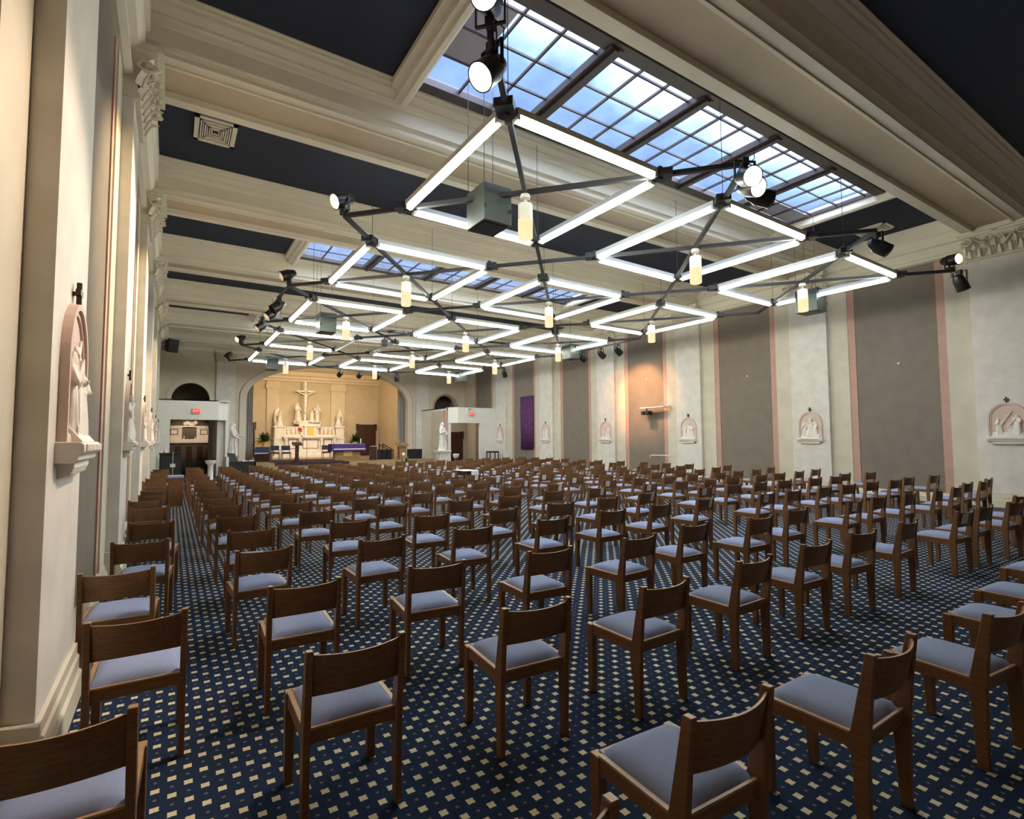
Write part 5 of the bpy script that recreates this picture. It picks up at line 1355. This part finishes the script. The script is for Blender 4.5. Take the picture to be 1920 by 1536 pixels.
for k in range(nn + 1):
    y = -.76 + 1.52 * k / nn
    for z in (-1.78, 0, 1.78): vs.append((.012 * math.sin(k * 1.3) * (1 - z / 2.2), y, z))
for k in range(nn):
    for j in range(2): a = k * 3 + j; fs.append([a, a + 3, a + 4, a + 1])
m.add(vs, fs); o = m.build('banner_cloth', bm_, t, smooth=True); md = o.modifiers.new('thick', 'SOLIDIFY'); md.thickness = .01
m = MB(); m.tube([(0, -.82, 1.8), (0, .82, 1.8)], .02, 8); m.build('banner_rod', DKWOOD, t)
# camera device on a shelf and white pipes in the orange bay
t = thing('projector', 'small dark projector under a white bracket in the orange wall bay', 'projector', (19.95, 18.25, 3.0))
m = MB(); m.box(-.18, -.22, -.13, .18, .22, .06); m.build('projector_body', BLACK, t, bevel=.02)
m = MB(); m.tube([(-.18, .05, -.03), (-.25, .05, -.04)], .06, 12); m.build('lens_barrel', DARKM, t)
m = MB(); m.tube([(0, 0, .06), (0, 0, .20)], .03, 8); m.build('mount', DARKM, t)
t = thing('shelf_bracket', 'white horizontal rail above the dark projector in the orange bay', 'rail', (20.1, 17.8, 3.20))
m = MB(); m.box(-.28, -.75, 0, .02, .80, .05); m.build('rail', WHITEP, t)
m = MB(); m.box(.0, -.78, -.05, .20, -.70, .09); m.build('wall_end', WHITEP, t)
t = thing('wall_pipe', 'white horizontal pipe low on the orange bay of the right wall', 'pipe', (20.08, 17.6, .86))
m = MB(); m.tube([(.25, -.62, 0), (.02, -.60, 0), (0, -.5, 0), (0, .5, 0), (.0, .58, -.02), (0, .6, -.14)], .025, 8); m.build('pipe', WHITEP, t, smooth=True)
for yb, z in ((7.5, 4.15), (18.6, 4.75), (13.0, 4.3)):
    m = MB(); m.ell((0, 0, 0), (.03, .045, .045), 8)
    tag(m.build('wall_stud', MARBLE, None, (XR + .175, yb, z)), 'tiny pale stud high in the %s taupe bay of the right wall' % {7.5: 'nearest', 18.6: 'orange', 13.0: 'second'}[yb], 'stud')
# dark loudspeaker high on the far left
t = thing('wall_speaker', 'dark tilted loudspeaker high in the far left corner', 'loudspeaker', (-.12, 37.6, 7.55), .4)
m = MB(); m.box(-.28, -.25, -.45, .28, .25, .35, M=Matrix.Rotation(.3, 4, 'X')); m.build('cabinet', BLACK, t, bevel=.02)
m = MB(); m.tube([(0, .1, .35), (0, .5, .55)], .05, 8); m.build('bracket', DARKM, t)
# litter on the carpet
m = MB(); m.ell((0, 0, .006), (.016, .011, .006), 8); tag(m.build('paper_scrap', PAPER, None, (.14, 2.34, 0)), 'tiny white paper scrap on the carpet between the front chairs', 'litter')

UNSCALED += [o for o in COL.objects if o.parent is None and o.name.split('.')[0] in ('white_column_font', 'upright_cabinet', 'small_figurine', 'music_stand', 'padded_stool', 'potted_flower', 'aisle_table', 'white_runner', 'paper_scrap')]
# ================================================================== LAMPS OUT OF SIGHT (in the chancel and side chapel, plus an added vestibule fill)
def area(name, loc, aim, size, power, col):
    ld = bpy.data.lights.new(name, 'AREA'); ld.energy = power; ld.size = size; ld.color = col
    o = bpy.data.objects.new(name, ld); COL.objects.link(o); o.location = loc
    o.rotation_mode = 'QUATERNION'; o.rotation_quaternion = (Vector(aim) - Vector(loc)).to_track_quat('-Z', 'Y')
    return o
area('chancel_floodlight', (7.6, 39.6, 6.5), (9.2, 46.5, 2.6), .5, 80, (1, .74, .44))
area('chancel_floodlight', (11.8, 39.6, 6.5), (10.2, 46.5, 2.6), .5, 80, (1, .74, .44))
def hidden_spot(name, loc, aim, power, ang, col):
    ld = bpy.data.lights.new(name, 'SPOT'); ld.energy = power; ld.color = col; ld.spot_size = math.radians(ang); ld.spot_blend = .5; ld.shadow_soft_size = .1
    o = bpy.data.objects.new(name, ld); COL.objects.link(o); o.location = loc
    o.rotation_mode = 'QUATERNION'; o.rotation_quaternion = (Vector(aim) - Vector(loc)).to_track_quat('-Z', 'Y')
hidden_spot('side_chapel_lamp', (1.0, 39.2, 3.5), (1.0, 41.8, 1.9), 90, 60, (1, .74, .5))
area('vestibule_fill', (18.2, 35.6, 3.7), (18.4, 37.4, 0), .4, 16, (1, .85, .65))  # added fill with no known fixture, brightens the vestibule interior

# ================================================================== HALL SCALED ABOUT THE CAMERA
keep = set(UNSCALED) | {cam}
roots = [o for o in COL.objects if o.parent is None and o not in keep]
done = set()
def scale_about_cam(o):  # shrinks hall parts and lamps toward the camera
    if o.type == 'MESH' and o.data.name not in done:
        done.add(o.data.name)
        o.data.transform(Matrix.Scale(HALL_SCALE, 4))
    if o.type == 'LIGHT':
        o.data.energy *= HALL_SCALE ** 2
        if o.data.type == 'SPOT': o.data.shadow_soft_size *= HALL_SCALE
        else: o.data.size *= HALL_SCALE
    for md in o.modifiers:
        if md.type == 'SOLIDIFY': md.thickness *= HALL_SCALE
    o.location *= HALL_SCALE
    mi = o.matrix_parent_inverse.copy(); mi.translation = mi.translation * HALL_SCALE
    o.matrix_parent_inverse = mi
    for c in o.children: scale_about_cam(c)
for o in roots:
    scale_about_cam(o); o.location.z += CAM_LIFT  # this lift centres the scaling on the camera
